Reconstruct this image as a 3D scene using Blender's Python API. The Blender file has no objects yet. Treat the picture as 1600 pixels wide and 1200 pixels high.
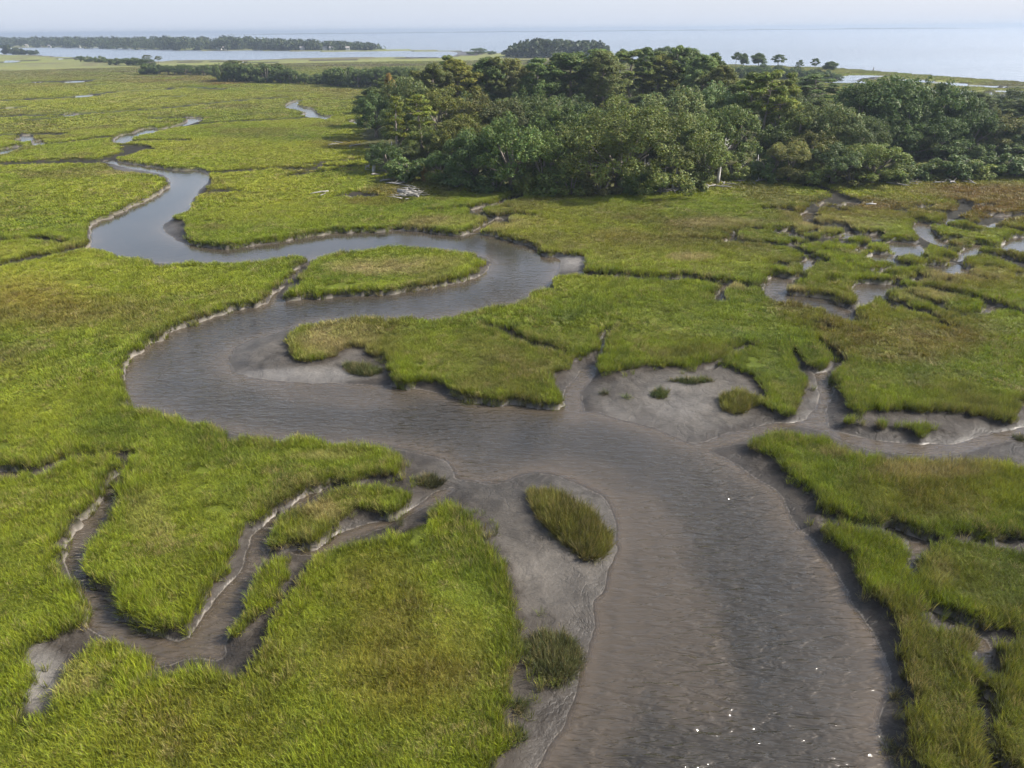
import bpy, math, random
import numpy as np
from mathutils import Vector, Matrix

random.seed(7)
rng = np.random.default_rng(7)
sc = bpy.context.scene
col = sc.collection
R_ = math.radians

# ------------------------------------------------------------------ camera
H = 25.0                     # drone height above the marsh, metres
PITCH = 27.15                # degrees below the horizon
ROLL = -0.53
F = 1080.0                   # focal length for a 1600 px wide frame
_p, _r = R_(PITCH), R_(ROLL)
FWD = np.array([0, math.cos(_p), -math.sin(_p)])
_rt = np.array([1.0, 0, 0]); _up = np.cross(_rt, FWD)
RT = _rt * math.cos(_r) + _up * math.sin(_r)
UP = np.cross(RT, FWD)
CAM = np.array([0, 0, H])
cd = bpy.data.cameras.new('camera'); cam = bpy.data.objects.new('camera', cd); col.objects.link(cam)
cd.sensor_width = 36; cd.lens = 36 * F / 1600; cd.clip_start = 0.5; cd.clip_end = 60000
M = Matrix(((RT[0], UP[0], -FWD[0], 0), (RT[1], UP[1], -FWD[1], 0), (RT[2], UP[2], -FWD[2], H), (0, 0, 0, 1)))
cam.matrix_world = M
sc.camera = cam

# ------------------------------------------------------------------ sky, sun, exposure
SUN_EL, SUN_AZ = 40.0, 86.0   # azimuth clockwise (to the right) from the view direction (+Y)
w = bpy.data.worlds.new('World'); sc.world = w; w.use_nodes = True
wn = w.node_tree; wn.nodes.clear()
wo = wn.nodes.new('ShaderNodeOutputWorld'); wb = wn.nodes.new('ShaderNodeBackground')
sky = wn.nodes.new('ShaderNodeTexSky'); sky.sky_type = 'NISHITA'; sky.sun_disc = False
sky.sun_elevation = R_(SUN_EL); sky.sun_rotation = R_(SUN_AZ)
sky.air_density = 1.0; sky.dust_density = 2.5; sky.ozone_density = 1.0
wb.inputs['Strength'].default_value = 0.115
tc = wn.nodes.new('ShaderNodeTexCoord')
mp = wn.nodes.new('ShaderNodeMapping'); mp.inputs['Scale'].default_value = (1.6, 1.6, 3.2)
nz = wn.nodes.new('ShaderNodeTexNoise'); nz.inputs['Scale'].default_value = 1.7; nz.inputs['Detail'].default_value = 6
cr = wn.nodes.new('ShaderNodeValToRGB'); cr.color_ramp.elements[0].position = 0.30; cr.color_ramp.elements[1].position = 0.75
cr.color_ramp.elements[0].color = (0.04, 0.04, 0.04, 1); cr.color_ramp.elements[1].color = (0.50, 0.50, 0.50, 1)
mx = wn.nodes.new('ShaderNodeMix'); mx.data_type = 'RGBA'
mx.inputs[7].default_value = (3.75, 4.1, 4.85, 1)      # thin high cloud veil
L = wn.links.new
L(tc.outputs['Generated'], mp.inputs[0]); L(mp.outputs[0], nz.inputs['Vector']); L(nz.outputs[0], cr.inputs[0])
sx_ = wn.nodes.new('ShaderNodeSeparateXYZ'); L(tc.outputs['Generated'], sx_.inputs[0])
def wm_(op, a, b=0.0, clamp=False):
    n = wn.nodes.new('ShaderNodeMath'); n.operation = op; n.use_clamp = clamp
    for k, v in enumerate((a, b)):
        if isinstance(v, bpy.types.NodeSocket): L(v, n.inputs[k])
        else: n.inputs[k].default_value = v
    return n.outputs[0]
# the veil of high haze is thickest towards the horizon, all round
low = wm_('EXPONENT', wm_('MULTIPLY', wm_('MAXIMUM', sx_.outputs[2], 0.0), -4.8))
L(wm_('ADD', wm_('MULTIPLY', low, .80), wm_('MULTIPLY', cr.outputs[0], wm_('SUBTRACT', 1.0, low)), True), mx.inputs[0]); L(sky.outputs[0], mx.inputs[6]); L(mx.outputs[2], wb.inputs[0]); L(wb.outputs[0], wo.inputs[0])
sd_ = bpy.data.lights.new('sun', 'SUN'); sun = bpy.data.objects.new('sun', sd_); col.objects.link(sun)
sd_.energy = 5.0; sd_.angle = R_(0.6); sd_.color = (1.0, 0.95, 0.87)
_az, _el = R_(SUN_AZ), R_(SUN_EL)
SUNV = Vector((math.sin(_az) * math.cos(_el), math.cos(_az) * math.cos(_el), math.sin(_el)))
sun.rotation_euler = SUNV.to_track_quat('Z', 'Y').to_euler(); sun.location = (60, 0, 80)
sc.view_settings.view_transform = 'Standard'; sc.view_settings.look = 'None'
sc.view_settings.exposure = 0.95; sc.view_settings.gamma = 1
sc.render.engine = 'CYCLES'
sc.cycles.max_bounces = 4; sc.cycles.diffuse_bounces = 2; sc.cycles.glossy_bounces = 2
sc.cycles.transmission_bounces = 2; sc.cycles.transparent_max_bounces = 6; sc.cycles.volume_bounces = 0
sc.cycles.caustics_reflective = False; sc.cycles.caustics_refractive = False
sc.cycles.use_denoising = True
sc.cycles.use_adaptive_sampling = True; sc.cycles.adaptive_threshold = 0.03

# ------------------------------------------------------------------ picture geometry helpers
def ray(px, py):
    d = FWD * F + RT * (px - 800) - UP * (py - 600)
    return d / np.linalg.norm(d)
def unproj(px, py, z=0.0):
    d = ray(px, py)
    if d[2] > -0.0015: d = d.copy(); d[2] = -0.0015
    t = (z - H) / d[2]
    return CAM + d * t
def proj(P):
    q = np.asarray(P, float) - CAM
    zf = q @ FWD
    zf = np.maximum(zf, 1e-3)
    return 800 + F * (q @ RT) / zf, 600 - F * (q @ UP) / zf
def height_for(px_ground, y_top):
    x, y = px_ground[0], px_ground[1]
    lo, hi = 0.0, 60.0
    for _ in range(40):
        m = (lo + hi) / 2
        if proj(np.array([[x, y, m]]))[1][0] > y_top: lo = m
        else: hi = m
    return (lo + hi) / 2

def vnoise(x, y, seed=0):
    xi = np.floor(x).astype(np.int64); yi = np.floor(y).astype(np.int64)
    xf = x - xi; yf = y - yi
    u = xf * xf * (3 - 2 * xf); v = yf * yf * (3 - 2 * yf)
    def h(a, b):
        n = (a * 374761393 + b * 668265263 + seed * 1442695041) & 0x7fffffff
        n = ((n ^ (n >> 13)) * 1274126177) & 0x7fffffff
        return ((n ^ (n >> 16)) & 0xffff) / 65535.0
    return ((h(xi, yi) * (1 - u) + h(xi + 1, yi) * u) * (1 - v) + (h(xi, yi + 1) * (1 - u) + h(xi + 1, yi + 1) * u) * v) * 2 - 1
def fbm(x, y, seed=0, o=4):
    s = 0; a = 0.5
    for k in range(o):
        s = s + a * vnoise(x + 17.3 * k, y - 9.1 * k, seed + k); x = x * 2.03; y = y * 2.03; a *= 0.5
    return s
def smooth(a, b, x):
    t = np.clip((x - a) / (b - a), 0, 1); return t * t * (3 - 2 * t)

# ------------------------------------------------------------------ outlines of the marsh, read off the photograph and laid on the ground
WL = -0.60                    # water level below the marsh platform
MAIN_CUT = [(157,250),(182,264),(224,268),(250,273),(261,280),(260,288),(241,302),(210,316),(175,332),(142,346),(136,362),(134,376),(139,383),(157,389),(185,399),(225,404),(240,413),(262,411),(272,407),(350,407),(420,404),(455,396),(484,399),(480,408),(460,423),(452,438),(422,450),(427,466),(385,473),(345,483),(315,492),(290,504),(266,512),(250,522),(234,527),(218,543),(203,552),(190,566),(186,574),(193,588),(186,600),(199,618),(190,624),(212,634),(245,642),(280,654),(320,661),(350,667),(362,682),(385,676),(455,679),(500,683),(542,686),(590,691),(615,705),(625,725),(627,742),(640,762),(636,782),(628,802),(611,829),(660,805),(688,793),(728,800),(747,836),(770,862),(786,878),(800,905),(807,927),(814,955),(817,976),(822,1032),(807,1077),(793,1116),(779,1158),(765,1200),(740,1300),(700,1500),(640,1900),
 (1560,1900),(1490,1500),(1455,1300),(1442,1200),(1435,1147),(1428,1095),(1425,1042),(1411,990),(1383,944),(1355,899),(1337,864),(1299,829),(1285,806),(1285,790),(1264,757),(1236,733),(1208,712),(1182,694),(1195,678),(1222,671),(1285,677),(1306,688),(1372,712),(1460,716),(1600,719),(1760,727),(2000,748),(2010,738),(1820,692),(1700,655),(1640,632),(1605,626),(1592,634),(1582,659),(1547,650),(1460,641),(1390,636),(1337,639),(1320,618),(1299,590),(1302,568),(1280,574),(1253,572),(1264,600),(1246,638),(1229,645),(1197,635),(1197,614),(1173,590),(1155,582),(1124,562),(1100,569),(1075,571),(1010,569),(975,573),(950,576),(940,556),(933,545),(898,551),(891,556),(891,568),(870,582),(865,597),(873,617),(870,631),(817,625),(790,627),(765,624),(730,615),(695,601),(660,594),(639,597),(613,591),(614,566),(576,555),(572,541),(540,545),(518,553),(486,561),(458,555),(453,540),(458,524),(472,510),(507,499),(556,494),(660,493),(712,494),(726,484),(765,478),(817,466),(856,447),(873,427),(908,424),(919,412),(922,402),(890,398),(866,393),(859,396),(835,381),(800,372),(761,361),(744,357),(733,361),(712,362),(660,356),(625,354),(555,358),(525,358),(490,363),(437,372),(385,379),(350,381),(304,376),(294,364),(297,347),(275,340),(297,326),(304,312),(315,298),(332,281),(329,271),(315,263),(280,262),(245,258),(196,251),(161,248)]
LEFT_CUT = [(203,732),(190,765),(178,790),(168,803),(147,833),(136,860),(150,888),(168,913),(189,955),(217,979),(245,990),(273,994),(301,984),(308,968),(325,935),(345,905),(357,875),(364,845),(376,822),(405,800),(420,794),(455,777),(507,754),(560,741),(583,740),(627,742),(645,765),(634,802),(611,829),(562,837),(520,853),(490,881),(465,909),(455,934),(427,962),(420,990),(378,1040),(350,1033),(315,1034),(280,1037),(245,1046),(224,1040),(198,1018),(175,1005),(140,1000),(115,1034),(95,1060),(70,1110),(21,1105),(49,1046),(30,1020),(38,1010),(70,992),(105,980),(136,985),(132,955),(114,922),(98,900),(88,876),(102,846),(128,806),(148,768),(184,730)]
RIGHT_CUT = [(1270,795),(1320,804),(1348,811),(1390,815),(1432,836),(1495,832),(1600,838),(1760,846),(1760,860),(1600,851),(1495,841),(1462,849),(1442,880),(1450,915),(1477,944),(1523,964),(1551,980),(1600,986),(1760,992),(1760,1002),(1600,996),(1558,994),(1553,1042),(1556,1095),(1562,1147),(1580,1200),(1625,1300),(1600,1300),(1560,1200),(1545,1160),(1534,1130),(1520,1067),(1529,1025),(1522,990),(1470,967),(1446,940),(1423,922),(1426,873),(1416,846),(1390,832),(1341,828),(1313,818),(1280,824)]
POND_CUTS = [
 [(1115,462),(1120,450),(1140,444),(1152,441),(1137,455),(1136,464)],
 [(1190,448),(1199,430),(1215,426),(1236,430),(1240,442),(1234,452),(1265,457),(1300,461),(1314,470),(1332,486),(1337,500),(1322,503),(1308,487),(1280,477),(1240,466),(1225,461),(1200,461)],
 [(1251,430),(1253,409),(1268,406),(1267,424),(1262,432)],
 [(1126,360),(1140,366),(1150,359),(1162,360),(1155,368),(1165,376),(1145,373),(1128,376),(1136,368)],
 [(1380,380),(1400,375),(1430,379),(1455,386),(1400,388)],
 [(1335,391),(1344,380),(1354,381),(1352,390),(1340,394)],
 [(1352,397),(1375,391),(1398,393),(1404,401),(1370,404)],
 [(1432,412),(1450,409),(1490,409),(1525,417),(1503,422),(1450,416)],
 [(1498,397),(1503,384),(1530,381),(1533,395),(1515,398)],
 [(1563,377),(1590,365),(1640,371),(1620,379)],
 [(1332,448),(1343,439),(1365,436),(1388,436),(1386,418),(1396,416),(1400,430),(1411,439),(1411,449),(1397,453),(1404,462),(1407,471),(1395,479),(1386,469),(1374,459),(1367,468),(1344,470),(1341,459)],
 [(1246,337),(1258,331),(1264,333),(1258,344)],
 [(175,218),(185,210),(205,206),(220,200),(243,198),(245,203),(222,208),(209,211),(202,219),(190,220)],
 [(443,163),(463,156),(470,158),(466,164),(485,167),(492,171),(475,172)],
 [(470,176),(490,174),(507,179),(520,180),(507,184)],
 [(20,217),(45,211),(52,214),(35,219)], [(48,221),(65,217),(68,220),(55,223)], [(-40,236),(0,231),(32,225),(30,229),(0,238)],
 [(543,188),(553,185),(564,187),(562,191)],
 [(1465,140),(1490,139),(1600,148),(1760,160),(1760,167),(1600,154),(1520,148),(1472,145)],
 [(25,76),(100,74),(200,76),(300,79),(400,79),(475,80.5),(550,80.5),(650,80),(707,81),(711,84.5),(650,87.5),(550,87.5),(450,89.5),(400,91.5),(275,92),(245,94),(150,88.5),(100,87.5),(50,84),(-60,84),(-60,78)],
]
# sea: everything above this line towards the horizon
SEA = [(3000,215),(1900,152),(1600,129.5),(1500,122.5),(1400,114.5),(1310,107.5),(1250,105),(1150,102),(1000,98),(940,93),(800,85.5),(760,81),(700,79),(640,77.5),(600,76.5),(585,74.5),(560,72.5),(500,70),(400,69),(200,69),(0,70),(-900,78)]
# creeks: (centre line, half width of the grass-free cut in metres, half width of standing water or 0)
STROKES = [
 ([(1288,319),(1308,322)], .9, .9), ([(1415,392),(1440,396)], .9, .9), ([(1540,380),(1562,383)], .9, .9), ([(1575,396),(1600,403)], .9, .9), ([(1300,345),(1320,348)], .8, .8), ([(1470,345),(1490,342)], .9, .9), ([(1505,353),(1525,358)], .9, .9), ([(1345,366),(1372,368)], .8, .8), ([(1218,365),(1240,367)], .7, .7), ([(1090,370),(1118,371)], .6, .6), ([(1520,428),(1550,433)], .6, .6),
 ([(205,738),(200,716),(165,704),(110,712),(60,732),(10,737),(-80,742)], .5, 0),
 ([(24,737),(8,736),(-30,738)], .8, .5),
 ([(908,424),(960,428),(1020,432),(1080,432),(1118,438),(1150,440),(1190,446),(1215,450)], 1.0, .2),
 ([(1237,432),(1257,429)], .9, .3), ([(1262,410),(1268,407),(1287,402),(1262,390),(1235,382),(1200,377),(1165,375)], .8, 0),
 ([(1165,352),(1210,358),(1260,362),(1280,355)], .7, 0),
 ([(1262,342),(1287,350),(1325,354),(1329,362),(1318,366),(1295,368)], .9, 0), ([(1318,365),(1300,367)], 1.2, .6),
 ([(1250,367),(1290,374),(1330,377)], .8, 0),
 ([(1372,374),(1420,373),(1460,380),(1500,391)], 1.0, 0),
 ([(1440,353),(1447,362),(1455,370),(1475,378)], 1.2, .7),
 ([(1515,390),(1540,392),(1570,400),(1600,412),(1680,440)], .9, 0),
 ([(1400,412),(1440,411)], .6, 0),
 ([(1405,470),(1420,480),(1450,486),(1475,500),(1500,510)], .5, 0),
 ([(1408,445),(1450,448),(1500,457),(1545,467),(1575,478),(1680,505)], .6, 0),
 ([(1260,332),(1280,318),(1300,310),(1318,306),(1300,296),(1275,290),(1255,286)], .7, 0),
 ([(1318,306),(1340,312),(1330,318)], .6, 0),
 ([(1500,310),(1510,318),(1500,328),(1490,335),(1520,345),(1570,352),(1640,360)], .6, 0),
 ([(1430,338),(1460,345),(1490,350)], .9, 0), ([(1540,345),(1570,335),(1600,330)], .8, 0),
 ([(744,359),(752,351),(772,344),(778,339),(760,334),(744,326),(752,320),(772,316),(790,309),(815,303)], 1.0, .15),
 ([(778,340),(790,334),(805,331),(830,334)], .6, 0),
 ([(664,327),(700,324),(740,321)], .4, 0),
 ([(333,268),(370,264),(415,262),(440,260),(480,262),(510,257),(560,258)], .9, 0), ([(450,273),(490,267),(520,264)], .5, 0),
 ([(300,300),(330,297),(372,295)], 1.0, 0), ([(540,303),(560,300),(590,304)], .8, 0), ([(480,255),(520,250),(560,247)], .6, 0),
 ([(-80,259),(0,254),(60,251),(120,249),(160,250)], 2.4, 0),
 ([(160,248),(172,244),(190,240),(205,234),(202,229)], 1.4, 0), ([(200,225),(215,226),(226,231)], 1.4, 0),
 ([(200,218),(230,217),(290,217)], .8, 0), ([(60,224),(120,218),(165,212)], .9, 0),
 ([(244,201),(265,197),(285,193),(305,185),(295,181),(240,183)], 1.4, .8), ([(300,193),(350,189),(420,186),(480,182)], 1.4, 0),
 ([(-80,183),(0,180),(60,178),(160,174),(210,171),(260,167),(300,163),(345,158),(380,155),(440,151)], 2.0, 0),
 ([(-80,162),(0,156),(60,153),(110,150),(160,144),(210,140),(260,139)], 2.4, 0),
 ([(-60,133),(60,128),(130,124),(200,121),(280,118)], 3.0, 0), ([(110,150),(130,149)], 4, 2), ([(115,127),(130,126)], 5, 3), ([(62,127),(82,126)], 5, 3),
 ([(142,132),(160,131)], 4, 2.5), ([(15,167),(28,166)], 3.5, 2.2), ([(260,150),(283,149)], 3, 1.2), ([(52,185),(80,183)], 2, .8), ([(112,178),(126,177)], 2, 1.2),
 ([(-80,218),(0,209),(40,208),(95,207)], 1.6, 0), ([(260,136),(300,135),(345,138)], 2.5, 0),
 ([(0,97),(40,94),(110,91)], 12, 8), ([(75,94),(112,93)], 10, 6), ([(285,97),(330,95),(395,97),(460,95)], 8, 5), ([(490,93.5),(545,93)], 8, 5), ([(465,107),(500,106)], 5, 3), ([(610,91),(690,89)], 8, 5),
 ([(600,88.5),(660,88)], 7, 5),
 ([(898,553),(870,544),(845,535),(828,531),(800,519),(760,507)], .5, 0), ([(938,552),(942,530),(948,520),(955,514)], .6, .15),
 ([(1278,580),(1295,572),(1307,557),(1298,540),(1285,530)], .65, 0), ([(1262,580),(1250,562),(1245,548),(1235,536)], .4, 0),
 ([(1110,568),(1125,558),(1142,548),(1168,536)], .35, 0), ([(860,448),(872,455),(887,456)], .35, 0),
 ([(139,380),(110,386),(85,393),(56,398),(30,404),(0,411),(-80,424)], 1.2, 0), ([(100,376),(75,371),(60,369)], .8, 0), ([(0,372),(30,370),(65,368)], .5, 0),
 ([(1300,126),(1330,119.5),(1362,117)], 10, 6), ([(1385,122),(1425,123.5)], 8, 4), ([(1450,126.5),(1485,128)], 7, 4), ([(1500,131.5),(1590,135)], 6, 3.5), ([(1570,141),(1680,144)], 5, 3), ([(1240,121),(1290,126),(1340,127)], 8, 5), ([(1400,134),(1440,137)], 5, 3),
]
_r2 = random.Random(21)
for _k in range(30):
    _x, _y = _r2.uniform(1190, 1610), _r2.uniform(312, 440)
    _dx = _r2.uniform(6, 20); _h = _r2.uniform(.35, .8)
    STROKES.append(([(_x, _y), (_x + _dx * .5, _y + _r2.uniform(-3, 3)), (_x + _dx, _y + _r2.uniform(-3, 4))], _h, _h * .9))
for _k in range(12):
    _x, _y = _r2.uniform(1180, 1560), _r2.uniform(320, 500); _p = [(_x, _y)]
    for _q in range(4): _p.append((_p[-1][0] + _r2.uniform(8, 26), _p[-1][1] + _r2.uniform(-7, 10)))
    STROKES.append((_p, .35, .12))
ISLANDS = [
 [(440,461),(453,449),(464,440),(463,426),(484,409),(510,397),(560,389),(620,383),(680,385),(730,394),(750,403),(754,412),(745,422),(720,432),(690,439),(650,446),(600,452),(560,454),(520,457),(480,460)],
 [(434,848),(433,826),(455,801),(490,784),(520,763),(555,757),(590,755),(620,758),(633,770),(632,792),(607,800),(570,792),(548,796),(525,818),(504,842),(465,851)],
 [(357,990),(372,955),(385,934),(413,881),(437,864),(453,888),(434,927),(418,955),(378,978)],
 [(1330,650),(1390,652),(1460,655),(1492,662),(1494,671),(1460,674),(1390,670),(1345,664)],
]
MAIN_WATER = [(157,251),(200,263),(240,269),(262,277),(264,288),(245,304),(213,318),(180,333),(146,348),(141,362),(141,378),(137,392),(231,412),(455,408),(486,404),(466,426),(458,440),(446,452),(430,470),(385,479),(315,497),(262,519),(227,541),(204,561),(193,586),(193,607),(212,638),(280,662),(350,675),(455,692),(580,700),(611,702),(660,709),(695,722),(714,745),(735,752),(765,755),(795,752),(830,740),(870,744),(910,758),(940,778),(957,806),(964,850),(962,875),(950,900),(935,925),(919,941),(924,976),(915,1025),(901,1077),(884,1130),(863,1161),(845,1200),(820,1280),(790,1500),(740,1900),
 (1480,1900),(1415,1500),(1392,1200),(1386,1165),(1380,1130),(1388,1095),(1388,1070),(1372,1021),(1344,962),(1313,909),(1278,850),(1250,818),(1225,785),(1187,754),(1145,722),(1120,707),(1128,701),(1180,683),(1215,673),(1250,668),(1290,677),(1320,692),(1372,708),(1460,711),(1530,700),(1600,688),(1720,696),(1900,724),(1905,717),(1740,679),(1600,668),(1582,674),(1523,679),(1491,694),(1390,690),(1337,680),(1302,668),(1292,650),(1296,622),(1297,600),(1290,583),(1274,588),(1281,602),(1281,621),(1267,645),(1250,657),(1197,663),(1145,677),(1088,690),(1061,681),(1040,673),(1010,663),(957,652),(912,646),(900,652),(891,643),(877,636),(824,632),(765,629),(716,617),(660,608),(607,603),(558,600),(455,596),(402,589),(367,579),(360,565),(371,544),(402,530),(440,520),(462,512),(507,503),(660,500),(726,490),(765,482),(817,470),(856,450),(872,428),(875,415),(866,398),(855,398),(835,384),(800,375),(761,365),(712,366),(660,359),(555,362),(490,367),(437,377),(385,384),(350,386),(304,382),(280,377),(262,366),(257,352),(270,340),(294,329),(302,313),(312,299),(328,281),(324,272),(313,266),(280,265),(245,261),(196,254)]
LEFT_WATER = [(205,728),(190,755),(172,800),(143,845),(139,862),(152,890),(171,916),(191,957),(217,984),(250,997),(285,1000),(306,988),(328,960),(352,925),(372,890),(384,852),(398,828),(428,804),(440,795),(434,825),(437,854),(415,880),(392,925),(368,970),(355,992),(345,1026),(300,1030),(245,1042),(205,1022),(148,992),(138,968),(126,938),(110,912),(94,878),(108,847),(134,808),(154,770)]
LEFT_WATER2 = [(432,850),(470,856),(505,848),(530,838),(560,826),(600,811),(640,792),(690,766),(708,764),(680,788),(620,817),(560,836),(500,868),(445,868)]
WATER_STROKES = [([(492,400),(474,415),(460,432),(452,445),(432,457),(424,472)], .35), ([(442,800),(490,769),(540,752),(600,747)], .22), ([(897,650),(895,625),(898,605),(912,590),(925,573)], .42),
 ([(1300,812),(1390,823),(1430,842),(1430,880),(1432,918),(1465,953),(1525,979)], .30), ([(1535,1000),(1540,1050),(1540,1100),(1548,1150),(1572,1210)], .42),
 ([(1440,838),(1500,837),(1700,846)], .15)]
WATER_BARS = [  # mud that stands out of the water round the oval island
 [(434,467),(446,449),(458,428),(478,409),(510,402),(620,390),(730,399),(757,404),(767,410),(763,422),(745,433),(700,444),(650,450),(600,455),(520,461),(470,466)]]

# ------------------------------------------------------------------ polar ground grid with signed distances to every outline
HALF = R_(58.0)
TH = np.concatenate([np.linspace(-R_(115), -HALF, 70)[:-1], np.linspace(-HALF, HALF, 830), np.linspace(HALF, R_(115), 70)[1:]]); NT = len(TH)   # coarser outside the view
rs = [2.5]
while rs[-1] < 2600: rs.append(rs[-1] + max(0.13, 0.8 * (rs[-1] ** 2 + H * H) / (H * 691)))
RR = np.array(rs); NR = len(RR)
GX = RR[:, None] * np.sin(TH)[None, :]; GY = RR[:, None] * np.cos(TH)[None, :]
CAP = lambda r: 8 + 0.03 * r

def window(x, y, rad):
    r0 = math.hypot(x, y)
    i0 = np.searchsorted(RR, r0 - rad); i1 = np.searchsorted(RR, r0 + rad)
    if r0 <= rad * 1.02: j0, j1 = 0, NT
    else:
        t = math.atan2(x, y); a = math.asin(rad / r0)
        j0 = np.searchsorted(TH, t - a); j1 = np.searchsorted(TH, t + a)
    return max(i0 - 1, 0), min(i1 + 1, NR), max(j0 - 1, 0), min(j1 + 1, NT)
def seg_dist(D, a, b, cap):
    mx_, my_ = (a + b) / 2; rad = np.hypot(*(b - a)) / 2 + cap
    i0, i1, j0, j1 = window(mx_, my_, rad)
    if i1 <= i0 or j1 <= j0: return
    px, py = GX[i0:i1, j0:j1], GY[i0:i1, j0:j1]
    d = b - a; l2 = d @ d + 1e-12
    t = np.clip(((px - a[0]) * d[0] + (py - a[1]) * d[1]) / l2, 0, 1)
    q = np.hypot(px - a[0] - t * d[0], py - a[1] - t * d[1])
    np.minimum(D[i0:i1, j0:j1], q, out=D[i0:i1, j0:j1])
def catmull(P, closed, n=4):
    P = np.asarray(P); N = len(P); out = []
    for k in range(N if closed else N - 1):
        if closed: p0, p1, p2, p3 = P[k - 1], P[k], P[(k + 1) % N], P[(k + 2) % N]
        else: p0, p1, p2, p3 = P[max(k - 1, 0)], P[k], P[k + 1], P[min(k + 2, N - 1)]
        for s in range(n):
            t = s / n
            h00 = 2 * t**3 - 3 * t**2 + 1; h10 = t**3 - 2 * t**2 + t; h01 = -2 * t**3 + 3 * t**2; h11 = t**3 - t**2
            out.append(h00 * p1 + h10 * (p2 - p0) * .4 + h01 * p2 + h11 * (p3 - p1) * .4)
    if not closed: out.append(P[-1])
    return np.array(out)
def signed_area(P):
    x, y = P[:, 0], P[:, 1]; return 0.5 * np.sum(x * np.roll(y, -1) - np.roll(x, -1) * y)
def ground_poly(pts, z0, z1, grow_open):
    """pixel outline -> ground outline. z1 is used on edges where standing grass on the near side hides the ground."""
    P = np.array(pts, float); N = len(P)
    ccw = signed_area(P) > 0
    out = []
    for k in range(N):
        t = P[(k + 1) % N] - P[k - 1]; n = np.array([t[1], -t[0]]); n = n / (np.linalg.norm(n) + 1e-9)
        if not ccw: n = -n                       # n points out of the polygon (image coords, y down)
        # grow_open: polygon is the bare area; its outward normal pointing down means grass below it
        g = n[1] if grow_open else -n[1]
        z = z0 + (z1 - z0) * float(np.clip(g * 1.6, 0, 1))
        q = unproj(P[k][0], P[k][1], z); out.append(q[:2])
    return np.array(out)
def poly_sdf(S, P, n=4, combine='max', sign=1):
    """S <- max/min(S, sign*sdf) with sdf positive inside P"""
    C = catmull(P, True, n)
    rC = np.hypot(C[:, 0], C[:, 1]); cap = CAP(rC.max() if rC.max() < 900 else 900)
    c0 = (C.min(0) + C.max(0)) / 2; rad = np.max(np.hypot(*(C - c0).T)) + cap
    i0, i1, j0, j1 = window(c0[0], c0[1], rad)
    i0 = max(i0, np.searchsorted(RR, rC.min() - cap) - 2, 0); i1 = min(i1, np.searchsorted(RR, rC.max() + cap) + 2)
    D = np.full((NR, NT), 1e3)
    for k in range(len(C)):
        a, b = C[k], C[(k + 1) % len(C)]
        seg_dist(D, a, b, CAP(min(900, max(np.hypot(*a), np.hypot(*b)))))
    D = D[i0:i1, j0:j1]; px, py = GX[i0:i1, j0:j1], GY[i0:i1, j0:j1]
    ins = np.zeros(D.shape, bool)
    for k in range(len(C)):
        (x0, y0), (x1, y1) = C[k], C[(k + 1) % len(C)]
        if y0 == y1: continue
        m = (py > min(y0, y1)) & (py <= max(y0, y1))
        if not m.any(): continue
        ins ^= m & (px < (x1 - x0) * (py - y0) / (y1 - y0) + x0)
    D = np.minimum(D, CAP(RR[i0:i1])[:, None])
    s = np.where(ins, D, -D) * sign
    if combine == 'max': S[i0:i1, j0:j1] = np.maximum(S[i0:i1, j0:j1], s)
    else: S[i0:i1, j0:j1] = np.minimum(S[i0:i1, j0:j1], s)
WOB = 1 + 0.45 * fbm(GX / 6.0, GY / 6.0, 31, 3)
def stroke_sdf(S, pts, hw, z=0.15):
    P = np.array([unproj(x, y, z)[:2] for x, y in pts])
    rm = np.hypot(*P.mean(0)); hid = 0.0
    if rm < 600:                                   # the near bank's grass hides this much of the creek floor
        hid = 0.24 * rm / H * float(smooth(35, 120, rm)); P = P * (1 - 0.5 * hid / np.hypot(P[:, 0], P[:, 1]))[:, None]
    C = catmull(P, False, 5)
    D = np.full((NR, NT), 1e3)
    for k in range(len(C) - 1):
        seg_dist(D, C[k], C[k + 1], CAP(min(900, np.hypot(*C[k]))))
    s = np.where(D < 500, (hw + 0.5 * hid) * WOB - D, -1e3)
    np.maximum(S, s, out=S)

CUT = np.repeat(-CAP(RR)[:, None], NT, 1)           # bare (no grass): positive inside
GH = 0.42
for P in (MAIN_CUT, LEFT_CUT, RIGHT_CUT): poly_sdf(CUT, ground_poly(P, -0.05, GH, True))
for P in POND_CUTS:
    G = ground_poly(P, -0.05, 0.45, True); c = G.mean(0); poly_sdf(CUT, c + (G - c) * 1.08, 3)
CREEK = np.full((NR, NT), -1e3)
for pts, hw, ww in STROKES: stroke_sdf(CREEK, pts, hw)
np.maximum(CUT, np.where(CREEK > -900, CREEK, -1e3), out=CUT)
def late_cut(pts, hw, z):
    C2 = np.full((NR, NT), -1e3); stroke_sdf(C2, pts, hw, z); np.maximum(CUT, C2, out=CUT)
for P in ISLANDS: poly_sdf(CUT, ground_poly(P, -0.05, GH, False), 4, 'min', -1)
late_cut([(1290,810),(1345,818),(1390,825),(1432,842),(1432,880),(1436,920),(1468,955),(1530,984),(1600,991),(1700,998)], .55, .1); late_cut([(1533,985),(1541,1050),(1541,1100),(1550,1150),(1575,1215),(1600,1300)], .6, .1); late_cut([(1425,838),(1500,837),(1600,845),(1700,850)], .4, .1)
late_cut([(492,399),(474,413),(460,430),(452,443),(432,455),(424,470)], 1.15, .1)
seaP = [unproj(x, y, WL)[:2] for x, y in SEA]
seaP = np.array(seaP + [np.array([-9000, 9000.]), np.array([-9000, 20000.]), np.array([20000, 20000.]), np.array([20000, 500.])])
SEAS = np.repeat(-CAP(RR)[:, None], NT, 1); poly_sdf(SEAS, seaP, 1)
np.maximum(CUT, SEAS, out=CUT)
WAT = np.repeat(-CAP(RR)[:, None], NT, 1)
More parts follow.
